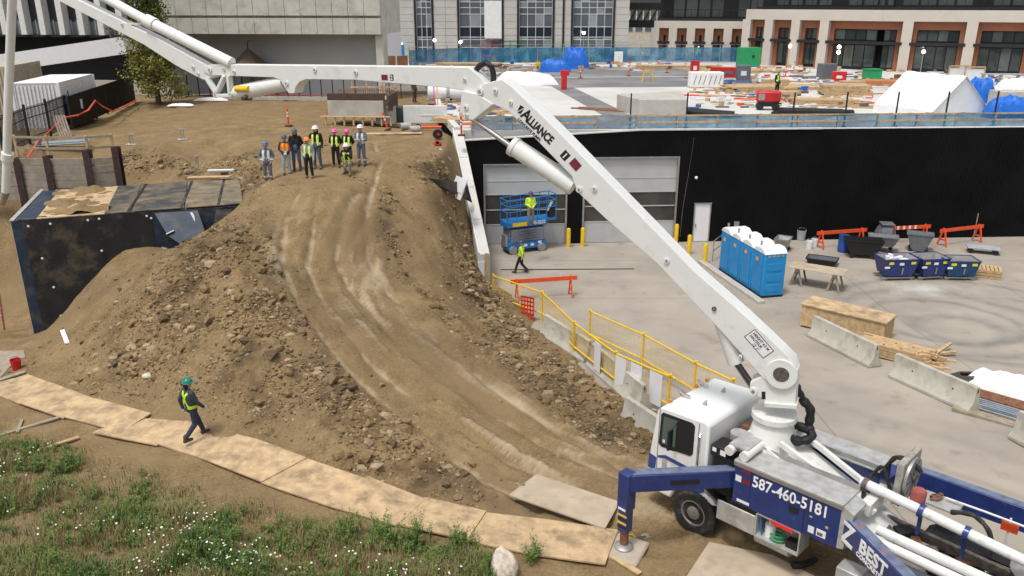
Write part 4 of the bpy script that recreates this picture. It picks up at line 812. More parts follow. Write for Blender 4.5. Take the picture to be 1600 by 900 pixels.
text('Z', .66, Mx @ Matrix.Translation((.22, -.22, .0)), inkw, tk, 'company_letter', .004, .014, .9); text('BEST', .4, Mx @ Matrix.Translation((.78, -.08, .0)), inkw, tk, 'company_name', .004, .012, .95); text('CONCRETE PUMPING', .14, Mx @ Matrix.Translation((.74, -.22, 0)), inkw, tk, 'company_name', .004, .003)
B().cyl((-3.4, .78, 1.3), (-3.4, .78, 2.22), .16, seg=16).o('outrigger_hinge', alu, tk); B().lathe([(.0001, 0), (.24, 0), (.24, .05), (.0001, .06)], (-3.4, .78, 2.2), 18).o('hinge_cap', alu, tk)
B().bar((-3.3, -1.95, 1.75), (-8, -2.1, 1.75), .28, .55).o('outrigger', navy, tk, .015); B().bar((-3.32, -1.95, 2.03), (-8, -2.1, 2.03), .22, .012).o('worn_top', mat('worn_blue_steel', (.13, .16, .24)), tk); B().bar((-3.2, -.6, 1.7), (-3.3, -1.95, 1.7), .25, .4).o('outrigger_arm', navy, tk)
B().box((-3.75, 1.25, .95), (.5, .4, .4)).o('battery_box', alu, tk, .02); B().cyl((-3.6, .9, .62), (-4.2, .9, .62), .25, seg=18).o('fuel_tank', alu, tk)
for x in (.0, -5.0, -6.35): pass
for s_ in (1, -1): B().prism([(-4.35, 1.2), (-4.5, 1.32), (-6.9, 1.32), (-7.0, 1.15), (-6.95, 1.15), (-6.85, 1.28), (-4.52, 1.28), (-4.4, 1.18)], .75*s_, 1.25*s_).o('mudguard', black, tk)
B().prism([(.6, .9), (.5, 1.2), (.2, 1.35), (-.3, 1.35), (-.62, 1.15), (-.7, .9), (-.67, .9), (-.58, 1.13), (-.28, 1.31), (.18, 1.31), (.46, 1.18), (.56, .9)], .8, 1.15).o('mudguard', black, tk)
pad = B().box((0, 0, .07), (.95, .95, .13)).o('outrigger_pad', mat('pad_plastic', (.4, .34, .27), .7, 0, .1, 4), None, .06); pw = TM @ V((.72, 2.85, 0)); pad.location = (pw.x, pw.y, zt(pw.x, pw.y)-.02); pad.rotation_euler = (0, 0, R(62)); tag(pad, 'square tan outrigger pad under the front outrigger foot', 'pad')
hd_ = B().tube([V((.5, -.1, .1)), V((.56, 0, .12)), V((.5, .1, .1))], .015).o('rope_handle', yellow, pad)
# ------------------------------------------------------------ people
SK = mat('skin', (.45, .26, .18), .6, 0, .06, 20); HAIR = mat('dark_hair', (.03, .02, .015), .7)
def cloth(nm, c): return mat('cloth_'+nm, c, .85, 0, .18, 14, .006, 30)
CB, CG, CJ, CW, CC, CBR = cloth('black', (.014, .014, .016)), cloth('grey', (.3, .31, .33)), cloth('jeans', (.075, .1, .15)), cloth('pale_jeans', (.33, .4, .45)), cloth('coverall', (.12, .145, .19)), cloth('brown', (.09, .06, .04))
CT = cloth('tan', (.25, .21, .15)); CN = cloth('navy', (.03, .035, .06)); BT = cloth('boot_tan', (.2, .13, .08)); BD = cloth('boot_dark', (.06, .05, .045)); GL = cloth('glove', (.55, .53, .5)); CP_ = cloth('plaid', (.045, .05, .07))
VY = mat('vest_yellow', (.5, .75, .03), .6, 0, .08, 8); VO = mat('vest_orange', (.85, .13, .02), .6, 0, .08, 8); VS = mat('vest_silver', (.62, .63, .6), .4); VL = mat('vest_lime_tape', (.75, .8, .3), .5)
def capsule(bm, a, b, ra, rb, flat=1.):
    a, b = V(a), V(b); d = b-a; L = max(d.length, 1e-4); q = d.to_track_quat('Z', 'Y').to_matrix().to_4x4()
    prof = [(ra*math.sin(t), -ra*math.cos(t)) for t in np.linspace(.15, math.pi/2, 4)]+[(rb*math.cos(t), L+rb*math.sin(t)) for t in np.linspace(0, math.pi/2-.15, 4)]
    rings = []
    for r, z in prof: rings.append([bm.verts.new(V(a)+q.to_3x3() @ V((r*math.cos(k*.6283), r*math.sin(k*.6283), z))) for k in range(10)])
    for i in range(len(rings)-1):
        for k in range(10): bm.faces.new((rings[i][k], rings[i][(k+1) % 10], rings[i+1][(k+1) % 10], rings[i+1][k]))
    bm.faces.new(rings[0][::-1]); bm.faces.new(rings[-1])
POSES = {
 'stand': dict(), 'pocket': dict(el=(.29, .06, 1.14), wr=(.2, -.07, .95), er=(-.29, .06, 1.14), w2=(-.2, -.07, .95)),
 'front': dict(el=(.27, .02, 1.14), wr=(.06, -.2, 1.0), er=(-.27, .02, 1.14), w2=(-.06, -.2, 1.0)),
 'camera': dict(el=(.26, -.05, 1.14), wr=(.05, -.27, 1.16), er=(-.26, -.05, 1.14), w2=(-.05, -.27, 1.16)),
 'oneout': dict(er=(-.34, .04, 1.2), w2=(-.45, -.08, 1.0)),
 'back': dict(el=(.28, .1, 1.15), wr=(.08, .18, .98), er=(-.28, .1, 1.15), w2=(-.08, .18, .98)),
 'walk': dict(kl=(.1, -.17, .52), al=(.1, -.28, .12), kr=(-.1, .0, .5), ar=(-.1, .3, .16), el=(.24, .16, 1.15), wr=(.22, .12, .9), er=(-.24, -.06, 1.14), w2=(-.22, -.22, .95)),
 'kneel': dict(pel=(0, .08, .5), che=(0, -.02, .86), nec=(0, -.04, 1.03), hea=(0, -.06, 1.17), hl=(.1, .08, .48), hr=(-.1, .08, .48), kl=(.17, -.32, .5), al=(.17, -.27, .09), kr=(-.16, -.2, .1), ar=(-.14, .22, .1), sl=(.19, -.03, .97), sr=(-.19, -.03, .97), el=(.24, -.22, .75), wr=(.1, -.34, .9), er=(-.27, -.16, .72), w2=(-.15, -.36, .55)),
}
def person(label, loc, rz, h, pose, top, pants, boots, hat, vest=None, skin=SK, glove=None, hair=None, vox=.017, hood=None, group=None, tape=False):
    k = h/1.75; J = dict(pel=(0, 0, .95), che=(0, .02, 1.29), nec=(0, .02, 1.47), hea=(0, -.005, 1.61), hl=(.095, 0, .92), hr=(-.095, 0, .92), kl=(.115, -.02, .5), kr=(-.115, -.02, .5), al=(.13, .03, .1), ar=(-.13, .03, .1), sl=(.185, .02, 1.41), sr=(-.185, .02, 1.41), el=(.245, .05, 1.13), er=(-.245, .05, 1.13), wr=(.25, -.05, .88), w2=(-.25, -.05, .88)); J.update(POSES[pose]); J = {q: V(v) for q, v in J.items()}
    caps = []
    def c(a, b, ra, rb, reg): caps.append((V(a), V(b), ra, rb, reg))
    for s_ in (1, -1):
        x = V((.065*s_, 0, 0)); c(J['pel']+x, J['che']+x*1.2, .125, .125, 'torso'); c(J['che']+x*1.2, J['che']+x*1.6+V((0, 0, .1)), .12, .085, 'torso')
    c(J['pel']-V((0, 0, .02)), J['pel']+V((0, 0, .06)), .15, .15, 'hips'); c(J['che']+V((0, 0, .08)), J['nec'], .1, .06, 'torso'); c(J['nec'], J['hea'], .055, .055, 'skin')
    H = J['hea']; c(H+V((0, .015, .03)), H+V((0, .01, .04)), .095, .095, 'skin'); c(H+V((0, -.03, -.04)), H+V((0, -.03, -.06)), .068, .055, 'skin'); c(H+V((0, -.1, .0)), H+V((0, -.115, -.025)), .013, .018, 'skin')
    for s_ in (1, -1): c(H+V((.09*s_, .01, .01)), H+V((.095*s_, .015, -.03)), .02, .014, 'skin')
    if hair: c(H+V((0, .06, .03)), H+V((0, .07, -.08)), .085, .06, 'hair')
    if hood: c(H+V((0, .05, .02)), J['nec']+V((0, .05, .0)), .105, .1, 'torso'); c(J['nec']+V((0, -.03, -.02)), J['nec']+V((0, -.05, .03)), .09, .07, 'torso')
    for (s_, e, w) in (('sl', 'el', 'wr'), ('sr', 'er', 'w2')):
        c(J[s_], J[e], .072, .056, 'arm'); c(J[e], J[w], .056, .042, 'arm')
        d = (J[w]-J[e]).normalized(); sd = d.cross(V((1, 0, 0))).normalized(); c(J[w]+d*.02, J[w]+d*.085, .034, .036, 'hand')
        sg = 1 if s_ == 'sl' else -1
        for f in range(4): p = J[w]+d*.09+sd*(.026-.0175*f); c(p, p+d*(.04, .05, .046, .034)[f]+V((-.012*sg, -.01, 0)), .0115, .01, 'hand'); q = p+d*(.04, .05, .046, .034)[f]+V((-.012*sg, -.01, 0)); c(q, q+d*.025+V((-.025*sg, -.01, 0)), .0105, .009, 'hand')
        p = J[w]+d*.04+sd*.03; c(p, p+d*.045+sd*.03, .0135, .0115, 'hand')
    for (hp, kn, an) in (('hl', 'kl', 'al'), ('hr', 'kr', 'ar')):
        c(J[hp], J[kn], .105, .075, 'leg'); c(J[kn], J[an]+V((0, 0, .03)), .076, .06, 'leg')
        fd = V((.02*(1 if hp == 'hl' else -1), -1, 0)).normalized(); a = J[an]
        if pose == 'kneel' and an == 'ar': c(a, a+V((0, .08, -.04)), .05, .045, 'boot')
        else: c(a+V((0, .03, -.045)), a+fd*.15+V((0, 0, -.052)), .052, .045, 'boot'); c(a+V((0, .01, -.03)), a+V((0, 0, .08)), .058, .062, 'boot')
    bm = bmesh.new()
    for a, b_, ra, rb, _ in caps: capsule(bm, a, b_, ra, rb)
    me = bpy.data.meshes.new('t'); bm.to_mesh(me); bm.free(); t = bpy.data.objects.new('t', me); C.objects.link(t)
    m = t.modifiers.new('r', 'REMESH'); m.mode = 'VOXEL'; m.voxel_size = vox; m.use_smooth_shade = True
    m = t.modifiers.new('s', 'SMOOTH'); m.factor = .5; m.iterations = 2
    me2 = bpy.data.meshes.new_from_object(t.evaluated_get(bpy.context.evaluated_depsgraph_get())); bpy.data.objects.remove(t)
    n_ = len(me2.polygons); ce = np.empty(n_*3); me2.polygons.foreach_get('center', ce); ce = ce.reshape(-1, 3)
    best = np.full(n_, 9.); reg = np.zeros(n_, int); names = ['torso', 'arm', 'leg', 'boot', 'hand', 'skin', 'hair', 'hips', 'tape']
    for a, b_, ra, rb, g in caps:
        a, b_ = np.array(a), np.array(b_); d = b_-a; tt = np.clip((ce-a) @ d/max(d @ d, 1e-9), 0, 1); dd = np.linalg.norm(ce-a-tt[:, None]*d, axis=1)-(ra+(rb-ra)*tt); u = dd < best; best[u] = dd[u]; reg[u] = names.index(g)
    if tape:
        for kn, an in (('kl', 'al'), ('kr', 'ar')):
            q = np.array(J[kn]*.45+J[an]*.55); reg[(np.linalg.norm(ce-q, axis=1) < .1) & (np.abs(ce[:, 2]-q[2]) < .03)] = 8
        for e, w in (('el', 'wr'), ('er', 'w2')):
            q = np.array(J[e]*.4+J[w]*.6); reg[(np.linalg.norm(ce-q, axis=1) < .07) & (np.abs(ce[:, 2]-q[2]) < .03)] = 8
    mats_ = [top, top, pants, boots, glove or skin, skin, hair or HAIR, pants, VS]
    for m in mats_: me2.materials.append(m)
    hd = np.array(H); eye = (reg == 5) & (ce[:, 1] < hd[1]-.06) & (np.abs(ce[:, 2]-hd[2]-.005) < .013) & (np.abs(np.abs(ce[:, 0])-.033) < .014); reg[eye] = 6
    mo = (reg == 5) & (ce[:, 1] < hd[1]-.06) & (np.abs(ce[:, 2]-hd[2]+.055) < .007) & (np.abs(ce[:, 0]) < .025)
    me2.polygons.foreach_set('material_index', reg); me2.polygons.foreach_set('use_smooth', [True]*n_); me2.transform(Matrix.Scale(k, 4)); me2.name = 'body'
    r = T('person', label, 'person', loc, rz, group); link('body', me2, r)
    if vest:                                                         # shell lifted off the torso
        kind, m0, m1 = vest; ax = np.array(J['che']-J['pel']); ax = ax/np.linalg.norm(ax); tcoord = (ce-np.array(J['pel'])) @ ax; lx = ce[:, 0]
        sel = (reg == 0) & (tcoord > .02) & (tcoord < .47) & (np.linalg.norm(ce-hd, axis=1) > .17)
        strip = (np.abs(tcoord-.16) < .035) | (np.abs(np.abs(lx)-.095) < .028)
        if kind == 'straps': sel &= (np.abs(np.abs(lx)-.1) < .045) | (np.abs(tcoord-.1) < .06); strip = (np.abs(np.abs(lx)-.1) < .018) | (np.abs(tcoord-.1) < .022)
        if kind == 'cross':
            xx = np.abs(np.abs(lx)-np.abs(tcoord-.28)*.55) < .045; back = ce[:, 1] > .0; sel &= np.where(back, xx | (np.abs(tcoord-.06) < .05), (np.abs(np.abs(lx)-.1) < .05) | (np.abs(tcoord-.06) < .05)); strip = np.zeros(n_, bool)
        if kind == 'orange': strip = np.abs(np.abs(lx)-.085) < .026
        nv = len(me2.vertices); co_ = np.empty(nv*3); me2.vertices.foreach_get('co', co_); co_ = co_.reshape(-1, 3); no = np.empty(nv*3); me2.vertices.foreach_get('normal', no); no = no.reshape(-1, 3)
        vmap = {}; vv = []; ff = []; mi = []
        for i in np.nonzero(sel)[0]:
            f = []
            for vi in me2.polygons[int(i)].vertices:
                if vi not in vmap: vmap[vi] = len(vv); vv.append(tuple(co_[vi]+no[vi]*.014))
                f.append(vmap[vi])
            ff.append(f); mi.append(int(strip[i]))
        mv = bpy.data.meshes.new('safety_vest'); mv.from_pydata(vv, [], ff); mv.materials.append(m0); mv.materials.append(m1); mv.polygons.foreach_set('material_index', mi); mv.polygons.foreach_set('use_smooth', [True]*len(ff)); link('safety_vest', mv, r)
    if hat:
        hm = mat('hat_'+str(hat), hat, .35, 0, .04, 5, coat=.3); b = B(); Hh = (H+V((0, .012, .05)))*k
        b.lathe([(.128*k, 0), (.126*k, .02*k), (.118*k, .06*k), (.09*k, .1*k), (.045*k, .122*k), (.0001, .127*k)], Hh, 20); b.lathe([(.128*k, -.004), (.145*k, -.008), (.145*k, .002), (.125*k, .012)], Hh, 20)
        b.box((Hh.x, Hh.y-.13*k, Hh.z-.004), (.17*k, .09*k, .012)); b.box((Hh.x, Hh.y+.005, Hh.z+.115*k), (.03*k, .18*k, .03*k)); b.o('hard_hat', hm, r, .004)
    return r
GRP = 'crew posing on the dirt'
def ground(px, py): return GT(px, py)
WH, PK, BL, GRN, ORH, DKH, YLH = (.75, .75, .75), (.75, .1, .36), (.05, .13, .32), (.04, .11, .13), (.8, .22, .03), (.04, .06, .13), (.75, .5, .05)
def pg(label, px, py, rz, h, *a, **kw): return person(label, ground(px, py)-V((0, 0, .015)), R(rz), h, *a, group=GRP, **kw)
pg('person in grey-blue coverall and blue hard hat at left end of the crew', 420, 284, 8, 1.74, 'pocket', CC, CC, BT, BL, ('straps', VS, VS), hair=HAIR, tape=True)
pg('person in orange vest, pale jeans and dark hard hat', 449, 272, 12, 1.68, 'front', CN, CW, BD, DKH, ('orange', VO, yellow), glove=GL)
pg('person in black hoodie and jeans with dark green hard hat', 465, 267, 5, 1.8, 'back', CB, CJ, BD, GRN, hood=1)
pg('person in grey sweater, yellow vest and orange hard hat', 484, 277, -4, 1.66, 'stand', CG, CB, BT, ORH, ('straps', VY, VL), glove=GL)
pg('person in black hoodie, yellow vest and white hard hat with one arm out', 497, 263, -8, 1.84, 'oneout', CB, CJ, BT, WH, ('straps', VY, VL), hood=1)
pg('person in black with yellow vest and pink hard hat, left one of two', 526, 261, -6, 1.64, 'back', CB, CB, BT, PK, ('straps', VY, VL))
pg('person in black with yellow vest and pink hard hat behind the kneeling one', 545, 260, -6, 1.62, 'back', CB, CB, BT, PK, ('straps', VY, VL))
pg('person kneeling in black top, tan trousers and white hard hat', 544, 272, -4, 1.75, 'kneel', CB, CT, BT, WH, ('straps', VY, VL))
pg('person in grey coverall and white hard hat at right end of the crew', 566, 260, -8, 1.78, 'camera', CC, CC, BD, WH, ('straps', VS, VS), tape=True)
g_ = G(306, 688, 1.75); g_.z = zt(g_.x, g_.y)+.03
person('person in plaid shirt, yellow cross-back vest and green hard hat walking on plywood', g_, R(138), 1.78, 'walk', CP_, CN, BD, (.02, .2, .16), ('cross', VY, VL), glove=GL, hair=HAIR, vox=.014)
person('person in yellow shirt and black trousers walking across the loading yard', GR(814, 427), R(-108), 1.68, 'walk', VY, CB, BD, DKH, ('straps', VY, VL))
p_ = GY(829, 352, 40.6); LIFTP = p_
person('person in yellow vest standing on the blue scissor lift platform', (p_.x, p_.y, 2.02), R(20), 1.72, 'front', VY, CT, BD, DKH, ('straps', VY, VL), vox=.02)
person('person in brown work clothes and yellow hat behind the formwork box', G(648, 160, 6.05), R(60), 1.75, 'stand', CBR, CBR, BD, YLH, None, vox=.025)
person('person in green vest standing among lumber piles on the deck', G(1213, 148, DK), R(30), 1.75, 'stand', CB, CB, BD, (.1, .3, .1), ('straps', VY, VL), vox=.03)
person('person in yellow vest by the far blue mesh fence', G(1090, 97, DK), R(10), 1.75, 'stand', VY, CB, BD, WH, ('straps', VY, VL), vox=.03)
# ------------------------------------------------------------ loading yard
def at_yard(px, py): return GR(px, py)
for i, (px, py, lab) in enumerate(((888, 386, 'yellow bollard at left side of black pillar between overhead doors'), (910, 385, 'yellow bollard at right side of black pillar between overhead doors'), (1056, 379, 'yellow bollard nearest the white door'), (1076, 397, 'middle yellow bollard of the row running from the white door'), (1101, 412, 'yellow bollard beside the handrail near the blue toilets'))):
    if i == 0:
        bo = T('bollard', lab, 'bollard', at_yard(px, py), 0, 'yellow bollards'); B().lathe([(.115, 0), (.115, 1.0), (.1, 1.05), (.05, 1.08), (.0001, 1.085)], seg=20).o('post', yellow, bo); B().lathe([(.16, 0), (.16, .015), (.115, .02), (.115, .0)], seg=20).o('base', conc, bo)
    else: dup(bo, at_yard(px, py), i, lab)
# scissor lift
a, c_ = at_yard(797, 398), at_yard(850, 391); ang = math.atan2(c_.y-a.y, c_.x-a.x)
sl = T('scissor_lift', 'blue scissor lift with raised railings in front of the overhead door', 'scissor lift', (a+c_)/2, ang)
B().box((0, .45, .42), (2.3, .9, .4)).box((-.95, .45, .75), (.3, .85, .3)).o('chassis', blue, sl, .02)
for x in (-.85, .85):
    for y in (-.03, .93): B().cyl((x, y-.08, .22), (x, y+.08, .22), .22, seg=22).o('wheel', mat('grey_tyre', (.25, .25, .25), .8), sl)
B().box((0, .45, .98), (2.1, .75, .75)).o('scissor_stack', mat('stack_grey', (.2, .22, .26), .6, .2), sl)
for k in range(5):
    for s_ in (-1, 1): B().bar((-.95*s_, .0, .68+k*.14), (.95*s_, .0, .75+k*.14), .05, .07).o('scissor_arm', mat('stack_grey', (.2, .22, .26)), sl)
B().box((0, .45, 1.62), (2.4, .95, .32)).o('platform', blue, sl, .015); B().box((1.4, .45, 1.72), (.7, .9, .14)).o('platform_extension', blue, sl, .01)
for z in (2.3, 2.65, 2.95):
    for y in (0, .9): B().cyl((-1.18, y, z), (1.7, y, z+.12), .025, seg=8).o('rail', blue, sl)
    for x in (-1.18, 1.72): B().cyl((x, 0, z+(.12 if x > 0 else 0)), (x, .9, z+(.12 if x > 0 else 0)), .025, seg=8).o('rail', blue, sl)
for x in (-1.18, -.6, .0, .6, 1.15, 1.72):
    for y in (0, .9): B().cyl((x, y, 1.75), (x, y, 2.98+(.1 if x > 1 else 0)), .025, seg=8).o('rail_post', blue, sl)
B().box((1.5, .2, 2.15), (.35, .3, .6)).o('control_box', black, sl); B().bar((1.2, .05, 2.2), (1.5, .05, 2.7), .05, .12).o('manual_tube', signw, sl)
B().box((-.45, -.035, 1.62), (.85, .01, .2)).o('warning_decal', yellow, sl); text('GS-3232', .26, frame((.25, -.03, 1.55), (1, 0, 0), (0, 0, 1)), inkw, sl, 'model_number', .003, .005, .9)
for x in (-.1, .3, .75): B().box((x, -.008, .42+.1*(x > .5)), (.2, .008, .14)).o('decal', signw, sl)
B().box((-1.2, .3, .75), (.12, .5, .6)).o('ladder_panel', steel, sl)
# A-frame barricades
def barricade(label, pa, pb, first=None, h=.95):
    a, c_ = at_yard(*pa), at_yard(*pb); d = c_-a; L = d.length; r = T('barricade', label, 'barricade', a, math.atan2(d.y, d.x), 'orange barricades'); r.location.z = zroad(a.y)
    B().box((L/2, 0, h-.08), (L+.5, .04, .2)).o('rail', orange, r, .005)
    for x in (0.05, L-.05):
        for s_ in (-1, 1): B().bar((x, .32*s_, 0), (x, .03*s_, h+.05), .09, .045, (1, 0, 0)).o('leg', orange, r)
        B().box((x, 0, .35), (.05, .42, .1)).o('brace', orange, r)
    return r
barricade('orange A-frame barricade behind the yellow fence near retaining wall', (806, 468), (893, 462))
barricade('orange barricade against black wall, left of the grey carts', (1280, 388), (1345, 383)); rr = barricade('orange barricade with striped rail behind the grey bins', (1392, 380), (1444, 377)); barricade('orange barricade at right end beside the flat trolley', (1470, 384), (1527, 377))
for k in range(4): B().box((.3+k*.36, -.024, .87), (.14, .004, .19)).o('stripe', signw, rr)
o = B().tube([(0, 0, 0), (.05, .02, 1.3)], .02).box((.05, .02, 1.4), (.04, .04, .5)).o('broom_handle', woodg, None); o.location = at_yard(1519, 378); tag(o, 'pole leaning upright against the right orange barricade', 'pole')
# portable toilets
n0, n1 = at_yard(1189, 466), at_yard(1122, 421); st = (n1-n0)/4; ta = math.atan2(st.y, st.x); Ls = st.length
tl = T('portable_toilet', 'blue portable toilet nearest the camera in row of four', 'portable toilet', n0, ta, 'row of portable toilets'); tw_ = Ls-.05; td = 1.08
B().box((tw_/2, -td/2, 1.08), (tw_, td, 2.0)).o('cabin', tblue, tl, .04)
B().prism([(-.03, 2.06), (tw_+.03, 2.06), (tw_-.1, 2.22), (tw_*.7, 2.32), (tw_*.3, 2.32), (.1, 2.22)], .03, -td-.03).o('roof', mat('toilet_roof', (.7, .72, .74), .5), tl, .03)
B().box((tw_/2, .012, 1.1), (tw_*.74, .03, 1.75)).o('door', mat('toilet_blue2', (.012, .21, .5), .42), tl, .02); B().box((tw_*.6, .03, 1.72), (.2, .012, .16)).o('door_sign', mat('sign_orange', (.75, .35, .08), .5), tl)
for z in (.45, .95, 1.45): B().box((tw_/2, -td-.008, z), (tw_*.7, .03, .36)).box((-.008, -td/2, z), (.03, td*.7, .36)).o('moulded_panel', tblue, tl, .02)
for q in range(4): B().box((-.006, -td*(.2+.2*q), 1.98), (.02, .14, .08)).o('vent', mat('vent_tan', (.3, .33, .25), .6), tl)
B().cyl((tw_*.75, -.2, 2.2), (tw_*.75, -.2, 2.5), .05, seg=10).o('vent_pipe', steel, tl); B().box((tw_/2, -td/2, .04), (tw_, td, .08)).o('skid', black, tl)
for k, lab in ((1, 'blue portable toilet second from the camera in row of four'), (2, 'blue portable toilet third from the camera in row of four'), (3, 'blue portable toilet at far end of row by the handrail')): dup(tl, n0+st*k, ta, lab)
kd = (n1-n0).normalized(); ks = V((-kd.y, kd.x, 0)); struct(B().bar(n0-kd*.7+ks*.35+V((0, 0, .06)), n1+kd*1.3+ks*.35+V((0, 0, .06)), .35, .16).o('kerb', conc, None, .02))
hr = T('stair_handrail', 'grey steel handrail by the far end of the toilets', 'handrail', at_yard(1113, 408)); 
for p, q in (((0, 0, 0), (0, 0, 1.1)), ((.9, 1.5, 0), (.9, 1.5, 1.1)), ((0, 0, 1.1), (.9, 1.5, 1.1)), ((0, 0, .55), (.9, 1.5, .55))): B().cyl(p, q, .025, seg=8).o('rail_tube', steel, hr)
# saw-horse table
g0 = at_yard(1275, 447); tb = T('sawhorse_table', 'plywood table top on two brown sawhorses beside the toilets', 'table', g0, R(-32)); B().box((0, 0, .88), (2.5, 1.15, .03)).o('table_top', plyd, tb)
for x in (-.85, .85):
    B().box((x, 0, .8), (.1, 1.05, .12)).o('sawhorse_beam', wood, tb)
    for y in (-.42, .42):
        for s_ in (-1, 1): B().bar((x+.28*s_, y*1.1, 0), (x+.04*s_, y, .82), .09, .05, (0, 1, 0)).o('leg', woodg, tb)
# tubs, bins and carts
def tub(name, label, cat, loc, rz, L, W, H, m, base=0., taper=.7, lift=.0, inner=None, wheels=0, skids=0, fill=None, lean=0):
    r = T(name, label, cat, loc, rz); b = B(); t = .04
    lo = [(-L/2*taper, -W/2*.85), (L/2*taper, -W/2*.85), (L/2*taper, W/2*.85), (-L/2*taper, W/2*.85)]; hi = [(-L/2-lean, -W/2), (L/2+lean, -W/2), (L/2+lean, W/2), (-L/2-lean, W/2)]
    z0, z1 = base, base+H; Lo = [b.b.verts.new((x, y, z0)) for x, y in lo]; Hi = [b.b.verts.new((x, y, z1)) for x, y in hi]; li = [b.b.verts.new((x*.95, y*.93, z0+.05)) for x, y in lo]; hi2 = [b.b.verts.new((x*.96, y*.94, z1)) for x, y in hi]
    b.b.faces.new(Lo[::-1]); fs = []
    for k in range(4):
        q = (k+1) % 4; b.b.faces.new((Lo[k], Lo[q], Hi[q], Hi[k])); b.b.faces.new((Hi[k], Hi[q], hi2[q], hi2[k])); f = b.b.faces.new((hi2[k], hi2[q], li[q], li[k])); f.material_index = 1
    b.b.faces.new(li).material_index = 1
    b.o('body', [m, inner or m], r)
    for k in range(4): q = (k+1) % 4; B().bar((*hi[k], z1), (*hi[q], z1), .05, .05).o('rim', m, r)
    for k in range(wheels):
        x = (-1 if k % 2 else 1)*L*.3; y = (-1 if k < 2 else 1)*W*.4; B().cyl((x, y-.04, .1), (x, y+.04, .1), .1, seg=14).o('wheel', black, r)
    if skids:
        for y in (-W*.3, W*.3): B().box((0, y, .12), (L*.95, .08, .08)).o('skid_rail', steel, r)
        for x in (-L*.35, L*.35): B().box((x, 0, .07), (.08, W*.7, .05)).o('cross_bar', steel, r)
        for q in range(4): x = (-1 if q % 2 else 1)*L*.4; y = (-1 if q < 2 else 1)*W*.3; B().cyl((x, y-.03, .06), (x, y+.03, .06), .06, seg=10).o('castor', steel, r)
        B().box((0, -W/2*.97, base+H*.75), (.22, .02, .12)).o('decal', signw, r); B().box((-L*.3, -W/2*.97, base+H*.8), (.24, .02, .13)).o('decal', mat('decal_yellow', (.7, .62, .03), .5), r); B().box((L*.33, -W/2*.97, base+H*.8), (.24, .02, .13)).o('decal', mat('decal_yellow', (.7, .62, .03), .5), r); B().bar((L*.05, -W/2*.9, base+.1), (L*.05, -W/2*.95, base+H*.5), .05, .05).o('release_lever', steel, r)
        B().box((-L*.4, -W/2*.95, base+H*.55), (.25, .02, .1)).o('decal', signw, r)
    if fill:
        for q in range(14): B().box((random.uniform(-L*.35, L*.35), random.uniform(-W*.3, W*.3), base+H*random.uniform(.7, .95)), (random.uniform(.15, .4), random.uniform(.1, .3), random.uniform(.08, .2)), random.uniform(0, 3)).o('debris', fill, r, .01)
    return r
dbl = mat('dumpster_blue', (.02, .035, .16), .45, 0, .2, 4, rgb2=(.1, .1, .13), sc2=5, thr=(.6, .75)); dbl2 = mat('dumpster_teal', (.015, .06, .15), .45, 0, .2, 4, rgb2=(.1, .1, .13), sc2=5, thr=(.6, .75)); dust = mat('dusty_liner', (.34, .33, .33), .9, 0, .2, 5); gpl = mat('grey_plastic', (.12, .13, .145), .6)
tub('tilting_dumpster', 'navy tilting dumpster full of white rubble, leftmost of three', 'dumpster', at_yard(1396, 434), R(4), 1.75, 1.15, .85, dbl, .24, .72, inner=dust, skids=1, fill=foam)
tub('tilting_dumpster', 'navy tilting dumpster with dusty inside, middle one of three', 'dumpster', at_yard(1447, 433), R(8), 1.45, 1.2, .85, dbl, .24, .72, inner=dust, skids=1)
tub('tilting_dumpster', 'teal-blue tilting dumpster at right beside the wooden pallets', 'dumpster', at_yard(1494, 434), R(-4), 1.55, 1.1, .75, dbl2, .24, .8, inner=dust, skids=1)
tub('plastic_tub', 'shallow black mortar tub lying behind the sawhorse table', 'tub', at_yard(1284, 412), R(-28), 1.5, .85, .3, black, 0, .8, inner=gpl)
tub('tilt_cart', 'black wheeled tilt cart beside the blue barrel', 'cart', at_yard(1346, 401), R(-14), 1.9, .95, .75, black, .2, .65, inner=black, wheels=4); tub('tilt_cart', 'grey tilt cart with pale rim behind the black cart', 'cart', at_yard(1377, 392), R(-22), 1.5, .9, .5, gpl, .35, .7, inner=steel, wheels=4)
tub('tilt_cart', 'tall grey tilt cart standing alone between barricades', 'cart', at_yard(1434, 391), R(-25), 1.3, .9, .9, gpl, .05, .5, inner=steel, wheels=4)
r = T('upright_bin', 'grey tilt bin tipped upright before the striped barricade', 'bin', at_yard(1381, 380), R(-10)); B().prism([(-.4, 0), (.35, 0), (.42, .9), (.2, 1.15), (-.25, 1.1), (-.5, .6)], -.4, .4).o('body', gpl, r, .05); B().box((-.02, -.42, .75), (.55, .05, .5)).o('front_panel', mat('grey_plastic_light', (.22, .24, .26), .5), r, .03); B().box((0, -.1, 1.17), (.7, .8, .05)).o('lid', gpl, r, .02)
tub('wheelbarrow', 'dusty grey wheelbarrow behind the row of toilets', 'wheelbarrow', at_yard(1222, 391), R(60), 1.0, .75, .4, steel, .3, .6, inner=dust, wheels=2)
fc = T('flat_trolley', 'grey flat-bed trolley with dark wheels near the right barricade', 'trolley', at_yard(1535, 395), R(-22)); B().box((0, 0, .3), (1.6, .75, .08)).o('bed', mat('trolley_bed', (.33, .36, .4), .6), fc, .02)
for x in (-.6, .6):
    for y in (-.28, .28): B().cyl((x, y-.04, .13), (x, y+.04, .13), .13, seg=14).o('wheel', black, fc)
